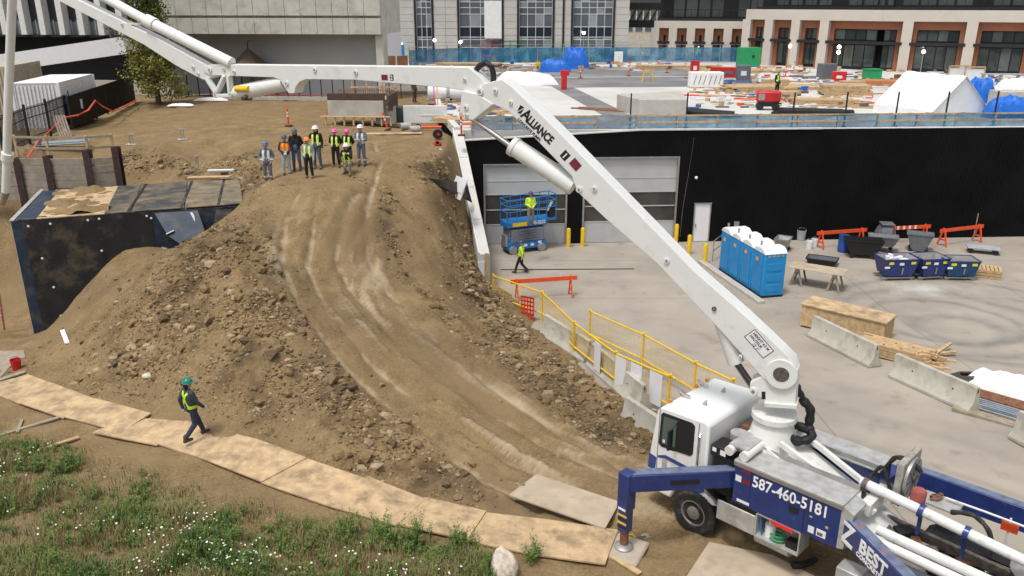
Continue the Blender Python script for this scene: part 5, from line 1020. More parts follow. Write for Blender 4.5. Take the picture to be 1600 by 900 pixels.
def pails(name, label, cat, px, py, r_, h, m, lid=None):
    o = T(name, label, cat, at_yard(px, py)); B().lathe([(r_*.85, 0), (r_, h), (r_*.92, h), (r_*.78, .03), (.0001, .03)] if not lid else [(r_*.97, 0), (r_*1.02, h*.3), (r_*.97, h*.33), (r_*1.02, h*.66), (r_*.97, h*.7), (r_, h), (.0001, h)], seg=20).o('body', m, o)
    if lid: B().lathe([(r_*.9, h), (r_*.9, h+.02), (.0001, h+.02)], seg=18).o('lid', m, o)
    else: B().tube([V((r_*math.cos(t), .0, h+.12*math.sin(t))) for t in np.linspace(0, math.pi, 9)], .008, 5).o('handle', steel, o)
pails('barrel', 'blue plastic barrel beside the black tilt cart', 'barrel', 1317, 393, .3, .9, mat('barrel_blue', (.02, .07, .28), .45), 1); pails('bucket', 'white bucket in front of left barricade', 'bucket', 1264, 388, .2, .42, signw); pails('bucket', 'white bucket close against the barricade leg', 'bucket', 1272, 385, .2, .42, signw)
pails('waste_bin', 'small grey waste bin against the black wall', 'bin', 1251, 375, .26, .6, mat('bin_grey', (.35, .36, .38), .5))
def pallet(name, label, loc, rz, n_, group=None):
    r = T(name, label, 'pallet stack', loc, rz, group)
    for k in range(n_):
        z = k*.145+.06
        for y in (-.45, 0, .45): B().box((0, y, z), (1.2, .09, .1)).o('stringer', wood, r)
        for q in range(7): B().box((-.53+q*.177, 0, z+.065), (.12, 1.0, .02)).o('deck_board', wood, r)
pallet('pallet_stack', 'three wooden pallets stacked right of the dumpsters', at_yard(1541, 431), R(-25), 3)
# jersey barriers
jm = mat('barrier_concrete', (.44, .42, .36), .9, 0, .1, 3, .006, 20, rgb2=(.27, .25, .2), sc2=1.6, thr=(.5, .75))
def barrier(label, a, c_, h=.85, ext=0):
    d = c_-a; L = d.length+ext; r = T('jersey_barrier', label, 'barrier', a, math.atan2(d.y, d.x), 'jersey barriers'); r.rotation_euler = Euler((0, -math.atan2(d.z, math.hypot(d.x, d.y)), math.atan2(d.y, d.x)))
    k = h/.85; pf_ = [(-.3, 0), (.3, 0), (.3, .1*k), (.12, .35*k), (.08, .85*k), (-.08, .85*k), (-.12, .35*k), (-.3, .1*k)]
    B().prism(pf_, 0, L, Matrix(((0, 1, 0, 0), (-1, 0, 0, 0), (0, 0, 1, 0), (0, 0, 0, 1)))).o('body', jm, r, .015)
    for x in (L*.25, L*.75): B().cyl((x, -.115, .5*k), (x, -.09, .5*k), .03, seg=8).o('lifting_hole', dark, r)
    for x in (.0, L): B().box((x, 0, .72*k), (.03, .05, .12)).o('loop_steel', rust, r)
barrier('concrete jersey barrier in front of the plywood-topped crate', at_yard(1266, 528)+V((.2, .25, 0)), at_yard(1372, 578)+V((.0, .25, 0))); barrier('concrete jersey barrier in front of cable coil and white tarp', at_yard(1398, 592)+V((.1, .25, 0)), at_yard(1530, 650)+V((0, .25, 0))); barrier('concrete jersey barrier cut by the right picture edge', at_yard(1588, 688)+V((.1, .2, 0)), at_yard(1680, 735)+V((0, .2, 0)))
barrier('concrete barrier under the yellow fence, far length', at_yard(852, 522), at_yard(922, 566)); barrier('concrete barrier under the yellow fence, near length with signs', at_yard(926, 570), at_yard(1006, 640)); barrier('half buried concrete barrier beside the truck cab', GT(975, 652)-V((0, 0, .3)), GT(1045, 690)-V((0, 0, .3)))
# crate, lumber, coil, tarp
cr = T('plywood_crate', 'long timber crate with pale plywood lid behind jersey barrier', 'crate', at_yard(1325, 527)+V((.15, .7, 0)), R(-41)); B().box((0, 0, .45), (3.3, 1.2, .9)).o('crate_box', wood, cr, .01); B().box((0, 0, .92), (3.4, 1.3, .04)).o('lid', ply, cr)
ls = T('lumber_stack', 'stack of red-marked lumber between the two jersey barriers', 'lumber', at_yard(1415, 570)+V((.2, .5, 0)), R(-41))
for k in range(5):
    for q in range(7): B().box((random.uniform(-.25, .25)-.1*k, -.42+q*.13, .06+k*.1), (2.6-.2*(q % 3), .11, .085)).o('board', wood, ls); 
for q in range(6): B().box((-.7+q*.3, -.35+.13*(q*3 % 6), .512), (.05, .12, .012)).o('red_mark', red, ls)
for k in range(3): o = B().box((0, 0, .05+.09*k), (1.6, .12, .08), .2*k).o('board', wood); o.location = at_yard(1455+k*8, 562-k*4); o.rotation_euler = (0, 0, R(-20+20*k)); tag(o, ('loose board at the end of the lumber stack, lowest', 'loose board crossing the end of the lumber stack', 'loose short board on top at the lumber stack end')[k], 'board')
o = T('cable_coil', 'coiled dark cable beside white tarp behind the barrier', 'coil', at_yard(1512, 597)); 
for k in range(9): B().tube([V(((.75-.05*k)*math.cos(t), (.55-.04*k)*math.sin(t), .04+.03*k+.02*math.sin(3*t))) for t in np.linspace(0, 6.2832, 30)], .035, 6).o('cable_loop', mat('cable_dark', (.06, .05, .04), .7), o)
def cloth_heap(name, label, cat, loc, L, W, H, m, seed, rz=0):
    n_ = 34; b = B(); vs = []
    for j in range(n_+1):
        for i in range(n_+1):
            u, v = i/n_*2-1, j/n_*2-1; rr_ = max(abs(u), abs(v)); h = H*(1-rr_**5)*(1+.5*float(fbm(np.array([u*2+9]), np.array([v*2+9]), seed, 3, 1.5)[0]))+.12*H*float(fbm(np.array([u*5]), np.array([v*5]), seed+4, 2, 2)[0]); vs.append(b.b.verts.new((u*L/2*(1+.1*math.sin(v*5)), v*W/2*(1+.1*math.sin(u*4)), max(h, 0) if rr_ < 1 else 0)))
    for j in range(n_):
        for i in range(n_): k = j*(n_+1)+i; b.b.faces.new((vs[k], vs[k+1], vs[k+n_+2], vs[k+n_+1]))
    o = b.o(name, m); o.location = loc; o.rotation_euler = (0, 0, rz); return tag(o, label, cat)
cloth_heap('tarp_heap', 'crumpled white plastic tarp over steel behind the barrier', 'tarp', at_yard(1572, 612), 2.3, 1.5, .55, tarp, 3, R(-35))
sp = T('steel_bundle', 'bundle of grey conduit and rusty steel at right edge', 'steel', at_yard(1570, 648), R(-44))
for k in range(9): B().cyl((-1.4, -.3+k*.07, .1+.1*(k % 2)), (1.4, -.3+k*.07, .1+.1*(k % 2)), .03, seg=8).o('conduit', mat('conduit_grey', (.32, .36, .4), .4, .5), sp)
for k in range(4): B().box((0, .45+k*.16, .12), (2.8, .14, .16)).o('rusty_beam', rust, sp)
for k in range(3): B().box((0, -.55-k*.13, .06), (2.6, .11, .09)).o('timber', woodg, sp)
# yellow temporary fence with signs
def fence(label, posts, h=1.35):
    r = T('fence_panel_run', label, 'fence')
    for p in posts: B().cyl(p, p+V((0, 0, h)), .04, seg=8).box((p.x, p.y, p.z+h+.02), (.1, .1, .05)).o('post', yellow, r)
    for a, c_ in zip(posts[:-1], posts[1:]):
        for z in (h-.04, h*.28): B().cyl(a+V((0, 0, z)), c_+V((0, 0, z)), .033, seg=8).o('rail', yellow, r)
        b = B(); n_ = int((c_-a).length/.12)
        for k in range(1, n_): p = a.lerp(c_, k/n_); b.bar(p+V((0, 0, h*.28)), p+V((0, 0, h-.04)), .01, .01)
        for z in np.linspace(h*.28, h, 5)[1:-1]: b.bar(a+V((0, 0, z)), c_+V((0, 0, z)), .006, .006)
        struct(b.o('wire_mesh', yellow, r), 'stuff')
    return r
F1 = [at_yard(771, 474), at_yard(847, 503), at_yard(896, 556), at_yard(960, 608), at_yard(1043, 648)]
fence('yellow wire fence along the foot of the dirt ramp', F1); fence('second yellow wire fence behind the first, running to the truck cab', [at_yard(921, 536), at_yard(1003, 576), at_yard(1083, 625), at_yard(1140, 655)])
for k, (i, t, w, lab) in enumerate(((2, .62, .4, 'white sign sheet hung on yellow fence, leftmost'), (3, .12, .42, 'white sign sheet hung just right of fence post'), (3, .42, .42, 'white sign sheet hung on fence, second from truck'), (3, .78, .45, 'white sign sheet hung on fence nearest the truck cab'))):
    p = F1[i].lerp(F1[i+1], t); d = (F1[i+1]-F1[i]).normalized(); o = B().box((0, 0, 0), (w*1.2, .01, 1.1)).o('sign_sheet', signw); o.location = p+V((0, 0, .72))+d.cross(V((0, 0, 1)))*.05; o.rotation_euler = (0, 0, math.atan2(d.y, d.x)); tag(o, lab, 'sign', 'sign sheets on the fence')
r = T('red_barrier_panel', 'red plastic panel leaning behind the yellow fence', 'panel', at_yard(824, 500), R(-30))
for k in range(5): B().box((-.28+k*.14, 0, .55), (.05, .05, 1.0)).o('bar', orange, r)
for k in range(6): B().box((0, 0, .12+k*.18), (.62, .05, .06)).o('bar', red, r)
o = B().box((0, 0, .03), (6.8, .1, .012)).o('drain_slot', dark); q = (at_yard(782, 424)+at_yard(990, 418))/2; o.location = (q.x, q.y, zroad(q.y)-.02); o.rotation_euler = (0, 0, .02); tag(o, 'dark drain slot across the yard in front of overhead doors', 'drain')
# ------------------------------------------------------------ plywood walkway
def slab_on(name, pix, label, m, cat='plywood sheet', th=.02, lift=.045, group='plywood walkway sheets', k=0):
    P = [GT(*p) for p in pix]; b = B(); ctr = sum(P, V())/len(P)
    P = [p.lerp(V((p.x, p.y, ctr.z+(p.z-ctr.z)*.9)), 1)+V((0, 0, lift+.012*(k % 3))) for p in P]; n_ = len(P)
    lo = [b.b.verts.new(p-V((0, 0, th+.02))) for p in P]; hi = [b.b.verts.new(p) for p in P]; b.b.faces.new(lo[::-1]); b.b.faces.new(hi)
    for i in range(n_): q = (i+1) % n_; b.b.faces.new((lo[i], lo[q], hi[q], hi[i]))
    bmesh.ops.recalc_face_normals(b.b, faces=b.b.faces); o = b.o(name, m, None, 0, False); return tag(o, label, cat, group)
SH = [[(-30,612),(45,590),(86,607),(32,636)],[(32,635),(85,607),(150,629),(100,658)],[(98,657),(150,628),(237,651),(190,680)],[(146,682),(200,656),(290,664),(246,700)],[(244,699),(290,663),(400,692),(330,728)],[(328,728),(400,690),(480,722),(410,760)],[(408,758),(480,720),(575,755),(515,797)],[(513,796),(575,753),(665,783),(620,826)],[(618,825),(665,782),(760,803),(730,850)],[(728,850),(755,803),(850,818),(830,872)],[(828,872),(850,817),(965,835),(945,888)]]
wh = ['at the left picture edge', 'second from the left picture edge', 'third from the left picture edge', 'left of the walking worker', 'under the walking worker', 'just right of the walking worker', 'above the white flowers', 'above the densest weeds', 'left of the boulder', 'right of the boulder', 'ending at the outrigger pad']
for k, (s_, w_) in enumerate(zip(SH, wh)): slab_on('plywood_sheet', s_, 'tan plywood walkway sheet '+w_, ply, k=k, lift=.075)
slab_on('plywood_sheet', [(795, 783), (838, 742), (968, 795), (945, 838)], 'loose grey plywood sheet lying beside the outrigger', plyd, group=None, lift=.16); slab_on('ground_mat', [(1072, 905), (1108, 848), (1205, 872), (1310, 925), (1200, 960)], 'grey plywood mat on the ground below the truck', plyd, 'mat', group=None, lift=.06)
def plank(a, c_, w, lab, m=wood, h=.05):
    p, q = GT(*a)+V((0, 0, .06)), GT(*c_)+V((0, 0, .06)); tag(B().bar(p, q, w, h).o('plank', m, None, .006), lab, 'plank')
plank((0, 680), (94, 657), .12, 'long grey plank lying below the walkway at left edge', woodg); plank((62, 708), (124, 688), .12, 'pale plank lying above the grass at left'); plank((28, 678), (36, 660), .08, 'short board crossing the long grey plank', woodg); plank((918, 850), (1000, 898), .14, 'plank tucked under the outrigger pad'); plank((0, 596), (40, 584), .2, 'short board at left edge near red bucket', woodg)
plank((570, 211), (660, 210), .5, 'wide plywood strip lying on the dirt behind the crew', ply); plank((688, 236), (704, 252), .12, 'short pale board on dirt beside the retaining wall', foam); plank((98, 520), (106, 540), .15, 'small pale board half buried in the left dirt slope', foam)
slab_on('plywood_sheet', [(-20, 552), (38, 550), (40, 562), (-20, 566)], 'grey board lying at the pit edge above red bucket', woodg, group=None); slab_on('plywood_sheet', [(-20, 566), (28, 563), (2, 592), (-30, 600)], 'grey board sloping below the pit edge at far left', woodg, group=None)
p = GT(27, 578); o = T('bucket', 'red bucket standing at the foot of dirt slope', 'bucket', p); B().lathe([(.13, 0), (.17, .36), (.155, .36), (.12, .02), (.0001, .02)], seg=18).o('body', red, o); B().tube([V((.17*math.cos(t), 0, .36+.1*math.sin(t))) for t in np.linspace(0, math.pi, 9)], .007, 5).o('handle', black, o)
ld = T('ladder', 'red fibreglass ladder standing in the pit beside the vault', 'ladder', onvault(28, 500)+V((-.75, -.1, -.2)), R(15)); ld.rotation_euler = (R(-8), 0, R(10))
for x in (-.2, .2): B().box((x, 0, 1.6), (.06, .03, 3.6)).o('side_rail', mat('ladder_red', (.22, .05, .03), .6), ld)
for k in range(11): B().cyl((-.2, 0, .1+k*.3), (.2, 0, .1+k*.3), .02, seg=6).o('rung', steel, ld)
o = B().ball((0, 0, .2), .33, (.85, 1.15, .95), 4).o('boulder', mat('pale_rock', (.52, .45, .37), .9, 0, .25, 6, .03, 12)); o.location = GT(788, 897)-V((0, 0, .05)); tag(o, 'pale boulder at bottom edge among the weeds', 'boulder')
for v in o.data.vertices: v.co *= 1+.75*float(fbm(np.array([v.co.x*2+v.co.z*1.4+5]), np.array([v.co.y*2-v.co.z+5]), 14, 5, 2.2, .6)[0])
o = B().tube([(0, 0, .05), (.25, .05, .1), (.5, .2, .08)], [.06, .09, .07]).cyl((-.1, 0, .08), (.1, 0, .08), .09).o('rubber_boot', black); o.location = GT(1243, 892); tag(o, 'dark rubber boot-shaped hose end lying by the rear wheels', 'hose end')
o = B().ball((0, 0, 0), .15, (1.3, .9, .6), 2).o('stone', mat('pale_rock', (.4, .37, .3)), None, 0, False); o.location = GT(232, 590); tag(o, 'flat pale stone on the lower left dirt slope', 'stone')
# ------------------------------------------------------------ plateau behind the crew
def delineator(label, p, rz=0, tilt=0):
    r = T('traffic_delineator', label, 'delineator', p, 0, 'orange delineators'); r.rotation_euler = (0, tilt, 0); B().lathe([(.055, .03), (.05, .85), (.06, .9), (.06, 1.0), (.0001, 1.0)], seg=12).o('post', orange, r); B().box((0, 0, .03), (.38, .38, .06)).o('base', black, r, .02)
    for z in (.55, .72): B().cyl((0, 0, z), (0, 0, z+.1), .056, seg=12).o('reflective_band', signw, r)
delineator('orange delineator alone on dirt left of formwork box', G(451, 197, 6.0)); delineator('tilted orange delineator beside the grey formwork', G(606, 203, 6.0), 0, R(-14)); 
for k, (px, py, lab) in enumerate(((907, 122, 'orange delineator on the dark deck lane, left one'), (982, 119, 'orange delineator on the dark deck lane, middle one'), (1042, 114, 'orange delineator near the white wrapped bales'), (1240, 112, 'orange delineator by the colonnade left lamp'), (1227, 120, 'orange delineator among lumber on the deck'), (721, 212, 'orange delineator beside the deck edge wall'))): delineator(lab, G(px, py, DK))
fbx = T('formwork_box', 'concrete formwork box with rusty rebar on timber supports behind crew', 'formwork', G(562, 196, 6.0)+V((0, 1.5, 0)), R(-3)); B().box((-.15, 0, .95), (3.3, 2.6, .9)).o('concrete_block', conc, fbx, .02)
for k in range(8): B().box((-1.9+k*.55, -1.55, .25), (.1, .1, .5)).o('support_post', wood, fbx)
B().box((-.1, -1.5, .5), (4.2, .3, .06)).o('support_beam', wood, fbx)
for k in range(26):
    x = -1.7+k*.135
    for y in (-1.2, 1.1): B().cyl((x, y, 1.35), (x+.02, y, 1.85), .018, seg=5).o('rebar', rust, fbx)
for z in (1.55, 1.75):
    for y in (-1.2, 1.1): B().cyl((-1.75, y, z), (1.75, y, z), .02, seg=6).o('rebar_tie', rust, fbx)
B().box((-.1, -1.25, 1.6), (3.4, .05, .4)).o('form_panel', mat('form_brown', (.08, .05, .035), .8), fbx); B().box((1.9, -.5, 1.3), (.12, 2.6, .9)).o('form_panel', mat('form_brown', (.08, .05, .035), .8), fbx)
gr_ = T('timber_guard_rail', 'wooden guard rail standing on the far side of the formwork', 'guard rail', G(575, 165, 6.3)+V((0, 2.2, .1)), 0)
for x in (-1.4, -.4, .7, 1.6): B().box((x, 0, .9), (.09, .09, 1.8)).o('post', wood, gr_)
for z in (.9, 1.7): B().box((.1, -.06, z), (3.3, .04, .12)).o('rail', wood, gr_)
gb = T('concrete_block', 'grey concrete block with small blue holes right of the formwork', 'concrete block', G(602, 194, 6.0)+V((0, .5, 0)), R(6)); B().box((0, 0, .5), (1.2, 1.0, 1.0)).o('block', conc, gb, .03); B().box((.9, .3, .45), (.9, .6, .9)).o('blue_panel', membb, gb, .02)
for x in (-.3, .3): B().cyl((x, -.51, .45), (x, -.49, .45), .06, seg=10).o('hole', blue, gb)
o = B().box((0, 0, .5), (2.6, .25, 1.0)).box((.4, -.13, .45), (1.4, .02, .12)).o('insulated_wall', foam, None, .01); o.location = G(660, 193, 6.0)+V((.15, .4, 0)); tag(o, 'low white insulated wall left of the deck edge', 'wall')
for k, (px, py, lab) in enumerate(((634, 202, 'short corrugated pipe, left of two behind the crew'), (648, 207, 'short corrugated pipe, right of two, open end facing camera'))):
    r = T('culvert_pipe', lab, 'pipe', G(px, py, 6.03)+V((0, 0, .18)), R(25)); 
    for q in range(6): B().lathe([(.17, 0), (.2, .03), (.2, .07), (.17, .1), (.14, .1), (.14, 0)], seg=18, M=Matrix.Rotation(R(90), 4, 'Y') @ Matrix.Translation((0, 0, -.3+q*.1))).o('pipe_ring', alu, r)
r = T('red_pipe_roller', 'orange-red bar with black wheel lying near the wall', 'roller', G(676, 203, 6.03), R(5)); B().cyl((-.7, 0, .15), (.5, 0, .15), .07).o('bar', orange, r); B().cyl((-.8, -.05, .17), (-.8, .05, .17), .17, seg=16).o('wheel', black, r)
r = T('cable_reel', 'black reel with red hub lying by the retaining wall', 'reel', G(684, 217, 6.03), R(20)); B().cyl((0, -.1, .25), (0, .1, .25), .25, seg=20).o('reel', black, r); B().cyl((0, -.12, .25), (0, .12, .25), .09, seg=14).o('hub', red, r)
o = B().lathe([(.2, 0), (.12, .25), (.1, .25), (.17, 0)], seg=16).o('red_funnel', red); o.location = G(684, 226, 6.03); o.rotation_euler = (R(60), 0, 0); tag(o, 'red funnel lying on dirt below the black reel', 'funnel')
for k, (px, py, lab) in enumerate(((206, 226, 'grey post bracket on base plate near the trench, leftmost'), (286, 220, 'grey post bracket on base plate, farthest of four'), (289, 244, 'grey post bracket nearest the vault'), (305, 232, 'grey post bracket with dark base, rightmost'))):
    p = G(px, py, 5.85); p.z = zt(p.x, p.y); r = T('anchor_bracket', lab, 'bracket', p, k*.4, 'anchor brackets'); B().box((0, 0, .02), (.5, .35, .04)).o('base_plate', conc if k < 3 else steel, r)
    for x in (-.07, .07): B().cyl((x, 0, .04), (x, 0, .55), .025, seg=8).o('stud', steel, r)
    B().box((.05, 0, .55), (.34, .08, .04)).o('top_plate', alu, r)
for k, (px, w, lab) in enumerate(((686, 1.6, 'white plastic water tank on the deck, left one'), (713, 1.5, 'white plastic water tank beside deck, right one'))):
    r = T('water_tank', lab, 'tank', G(px, 160, DK)+V((0, .8, 0))); B().cyl((-w/2, 0, .65), (w/2, 0, .65), .6, seg=24).o('tank', signw, r, .05); B().box((0, 0, .12), (w+.2, 1.1, .1)).o('cradle', steel, r); B().cyl((w*.3, 0, 1.22), (w*.3, 0, 1.32), .15).o('cap', black, r)
for k, (px, m, lab) in enumerate(((679, mat('marker_pink', (.75, .03, .4), .5), 'pink marker stake standing by the deck edge'), (684, yellow, 'yellow marker stake standing by the deck edge'))): o = B().box((0, 0, .9), (.07, .04, 1.8)).box((0, 0, 1.7), (.09, .05, .2)).o('marker_stake', m); o.location = G(px, 175, 6.15); tag(o, lab, 'stake')
# pyramid tent behind boom
tt_ = T('pyramid_tent', 'small brown pyramid tent with red flag beside the concrete hall', 'tent', G(398, 150, 6.0)+V((0, -.5, 0)), R(10)); b = B(); ap = b.b.verts.new((0, 0, 3.6)); rg = [b.b.verts.new((2*math.cos(k*math.pi/3), 2*math.sin(k*math.pi/3), 1.8)) for k in range(6)]
for k in range(6): b.b.faces.new((rg[k], rg[(k+1) % 6], ap))
b.o('roof', mat('tent_brown', (.13, .09, .065), .9), tt_, 0, False); B().cyl((0, 0, 0), (0, 0, 4.1), .04, seg=8).o('pole', black, tt_); B().box((.12, 0, 4.05), (.25, .02, .15)).o('flag', red, tt_)
for k in range(6): a_ = k*math.pi/3; B().cyl((1.9*math.cos(a_), 1.9*math.sin(a_), 0), (1.9*math.cos(a_), 1.9*math.sin(a_), 1.85), .03, seg=6).o('leg', black, tt_)
# ------------------------------------------------------------ top left: containers, fence, hose, tree
cy_ = mat('container_white', (.7, .71, .72), .5, 0, .06, 2); p = G(103, 203, 5.95)
ct = T('shipping_container', 'white corrugated shipping container behind black steel fence', 'container', p, R(99)); Lc_, Wc, Hc_ = 6.0, 2.44, 2.6
b = B(); b.box((Lc_/2, Wc/2, Hc_/2), (Lc_-.1, Wc-.1, Hc_-.05)); b.o('body', cy_, ct)
for k in range(12): B().box((.0, .12+k*.2, Hc_/2), (.06, .1, Hc_-.25)).o('corrugation', cy_, ct)
for k in range(22): B().box((.3+k*.265, .0, Hc_/2), (.13, .06, Hc_-.25)).o('corrugation', cy_, ct)
for x in (0, Lc_):
    for y in (0, Wc): B().box((x, y, Hc_/2), (.16, .16, Hc_)).o('corner_post', cy_, ct)
B().box((Lc_/2, Wc/2, Hc_), (Lc_, Wc, .04)).o('roof', signw, ct)
ct2 = T('shipping_container', 'beige shipping container behind the white container at left', 'container', G(30, 190, 5.95)+V((-2.2, 3.2, 0)), R(99)); cbg = mat('container_beige', (.42, .38, .31), .6); B().box((3, 1.2, 1.5), (5.9, 2.4, 3.0)).o('body', cbg, ct2)
for k in range(11): B().box((0.02, .15+k*.21, 1.5), (.08, .1, 2.7)).o('corrugation', cbg, ct2)
for k in range(20): B().box((.3+k*.28, -.01, 1.5), (.13, .06, 2.7)).o('corrugation', cbg, ct2)
sf = T('steel_fence', 'black steel picket fence with outcurved tops in front of white container', 'fence'); fp = [G(8, 248, 6.0), G(48, 226, 6.0), G(80, 214, 6.0), G(114, 197, 6.0)]
for p in fp: B().box((p.x, p.y, p.z+.95), (.1, .1, 2.1)).o('post', black, sf)
for a, c_ in zip(fp[:-1], fp[1:]):
    for z in (.35, 1.3, 1.75): B().bar(a+V((0, 0, z)), c_+V((0, 0, z)), .04, .04).o('rail', black, sf)
    n_ = int((c_-a).length/.13)
    for k in range(1, n_): p = a.lerp(c_, k/n_); B().bar(p+V((0, 0, .1)), p+V((0, 0, 1.85)), .022, .022).o('picket', black, sf)
hd2 = T('hoarding', 'black site hoarding running back from the white container', 'hoarding'); a, c_ = G(114, 202, 6.0), G(212, 158, 6.0)
for k in range(6): p, q = a.lerp(c_, k/6), a.lerp(c_, (k+.98)/6); B().bar(p+V((0, 0, .95)), q+V((0, 0, .95)), .05, 1.75).o('panel', blackclad, hd2); B().box((p.x, p.y-.05, p.z+.9), (.08, .08, 1.85)).o('post', black, hd2)
p = a.lerp(c_, .14); B().bar(p+V((-.1, -.06, 1.2)), p+V((.15, -.02, 1.2)), .01, .55).o('notice', signw, hd2)
hs_ = [G(42, 247, 6.0), G(60, 222, 6.3), G(84, 198, 6.5), G(100, 184, 6.9), G(122, 180, 6.9), G(138, 172, 7.0), G(149, 157, 7.5), G(160, 166, 7.0), G(176, 174, 6.5), G(190, 168, 6.4), G(212, 157, 6.4)]
o = B().tube(hs_, .05, 8).o('orange_hose', mat('hose_red', (.65, .09, .04), .5)); tag(o, 'orange-red hose draped over fence and hoarding', 'hose')
r = T('pipe_bundle', 'bundle of grey steel pipes lying behind the guard rail', 'pipes', G(98, 226, 6.05), R(25))
for k in range(7): B().cyl((-1.2, -.3+k*.1, .06+.08*(k % 2)), (1.2, -.3+k*.1, .06+.08*(k % 2)), .05, seg=8).o('pipe', mat('galvanised', (.3, .35, .38), .4, .5), r)
r = T('leaning_timbers', 'pale timbers leaning on the white container end', 'timber', G(106, 214, 6.0), R(20))
for k in range(5): B().bar((-.3+k*.13, -.3, 0), (-.6+k*.13, .5, 1.1), .08, .04).o('timber', woodg, r)
# tree
lf = [mat('leaf_olive', (.16, .165, .028), .6, 0, .3, 3), mat('leaf_green', (.075, .115, .022), .6, 0, .3, 3), mat('leaf_yellow', (.32, .25, .04), .6, 0, .3, 3)]
bark = mat('bark', (.1, .075, .05), .9, 0, .2, 8)
def leaf(w, h): return (np.array([(-w/2, 0, 0), (0, -.02, h/2), (w/2, 0, 0), (0, .03, -h/2)]), [[0, 1, 2, 3]], [0])
tr_ = T('poplar_tree', 'slim yellow-green poplar tree beside the boom elbow', 'tree', G(248, 162, 6.0)); tb_ = B(); tb_.tube([(0, 0, -.2), (.05, 0, 2.5), (-.05, .05, 5), (.05, 0, 9), (0, 0, 11)], [.2, .16, .12, .07, .02], 10)
LP = []
for k in range(46):
    z0 = .5+9.5*(k/46); a_ = k*2.4; wd = (2.1 if z0 < 4.2 else 1.1-.04*(z0-4))*random.uniform(.7, 1.15); e_ = V((wd*math.cos(a_), wd*math.sin(a_), z0+random.uniform(.3, 1.1))); s_ = V((0, 0, z0)); tb_.tube([s_, s_.lerp(e_, .5)+V((0, 0, -.1)), e_], [.04, .025, .008], 5)
    for q in range(330): LP.append(np.array(s_.lerp(e_, random.uniform(.3, 1.05)))+rng.normal(0, .3, 3))
tb_.o('trunk', bark, tr_); LP = np.array(LP)
vs, fs, mi = [], [], []
for k, p in enumerate(LP):
    w_ = random.uniform(.06, .12); u = rng.normal(0, 1, 3); u /= np.linalg.norm(u); v = np.cross(u, rng.normal(0, 1, 3)); v /= np.linalg.norm(v); q = len(vs); vs += [p-u*w_, p+v*w_*.6, p+u*w_, p-v*w_*.6]; fs.append((q, q+1, q+2, q+3)); mi.append(int(rng.choice([0, 0, 1, 2] if p[2] < 4.5 else [0, 1, 1, 1])))
me = bpy.data.meshes.new('crown'); me.from_pydata([tuple(v) for v in vs], [], fs); [me.materials.append(m) for m in lf]; me.polygons.foreach_set('material_index', mi); link('crown', me, tr_)
# ------------------------------------------------------------ clutter on the upper deck
bmesh_m = mat('blue_mesh', (.02, .15, .3), .6, 0, .3, 1.2, rgb2=(.1, .3, .42), sc2=.9, thr=(.45, .6)); nt = bmesh_m.node_tree
tr2 = nt.nodes.new('ShaderNodeBsdfTransparent'); mx2 = nt.nodes.new('ShaderNodeMixShader'); mx2.inputs[0].default_value = .8
nt.links.new(tr2.outputs[0], mx2.inputs[1]); nt.links.new(nt.nodes['Principled BSDF'].outputs[0], mx2.inputs[2]); nt.links.new(mx2.outputs[0], nt.nodes['Material Output'].inputs['Surface'])
bmesh_f = bmesh_m.copy(); bmesh_f.name = 'far_blue_mesh'; [setattr(q_.inputs[0], 'default_value', .55) for q_ in bmesh_f.node_tree.nodes if q_.type == 'MIX_SHADER']
def D(px, py, dy=0): return G(px, py, DK)+V((0, dy, 0))
df = T('deck_fence', 'blue mesh guard fence on timber posts along the deck edge', 'fence'); fx = np.arange(-2.2, 46, 2.25)
for i, x in enumerate(fx):
    y = fy(x)+.75; B().box((x, y, DK+.36), (.09, .09, .76)).o('post', wood, df)
    if i < len(fx)-1:
        x2 = fx[i+1]
        for z in (.36, .72): B().bar((x, y-.06, DK+z), (x2, fy(x2)+.69, DK+z), .04, .09).o('rail', wood if i % 3 else woodg, df)
        b = B(); n_ = 14; vs = [[b.b.verts.new((x+(x2-x)*k/n_, y+.07+.12*float(fbm(np.array([x+k*.3]), np.array([j*.7]), 12, 2)[0]), DK+.02+(.7+.06*math.sin(k*.9+i))*j/5)) for k in range(n_+1)] for j in range(6)]
        for j in range(5):
            for k in range(n_): b.b.faces.new((vs[j][k], vs[j][k+1], vs[j+1][k+1], vs[j+1][k]))
        b.o('mesh_sheet', bmesh_m, df)
for k, px in enumerate((984, 1072, 1241, 1325, 1407, 1488, 1568)):
    p = GY(px, 200, fy(8)+.9); p.y = fy(p.x)+.95; o = B().box((p.x, p.y, DK+.95), (.07, .07, 1.9)).box((p.x, p.y, DK+.02), (.2, .2, .04)).o('steel_stanchion', black); tag(o, 'thin black steel stanchion at the deck edge, %s from the left' % ('first', 'second', 'third', 'fourth', 'fifth', 'sixth', 'seventh')[k], 'stanchion', 'deck edge stanchions')
ff = T('far_fence', 'long blue mesh fence across the back of the deck', 'fence'); fa = [D(640, 104), D(700, 100), D(800, 98), D(1000, 98), D(1165, 98)]
for a, c_ in zip(fa[:-1], fa[1:]):
    n_ = max(2, int((c_-a).length/2.6))
    for k in range(n_):
        p, q = a.lerp(c_, k/n_), a.lerp(c_, (k+1)/n_); B().bar(p+V((0, 0, .9)), q+V((0, 0, .9)), .03, 1.6).o('mesh_panel', bmesh_f, ff); B().cyl(p, p+V((0, 0, 2.1)), .04, seg=6).o('post', steel, ff); B().bar(p+V((0, 0, 2.0)), q+V((0, 0, 2.0)), .04, .04).o('rail', steel, ff)
pl = T('concrete_plinth', 'low square concrete plinth on the deck behind the fence', 'plinth'); pc = [D(966, 183), D(1073, 184), D(1090, 163), D(990, 150)]; b = B()
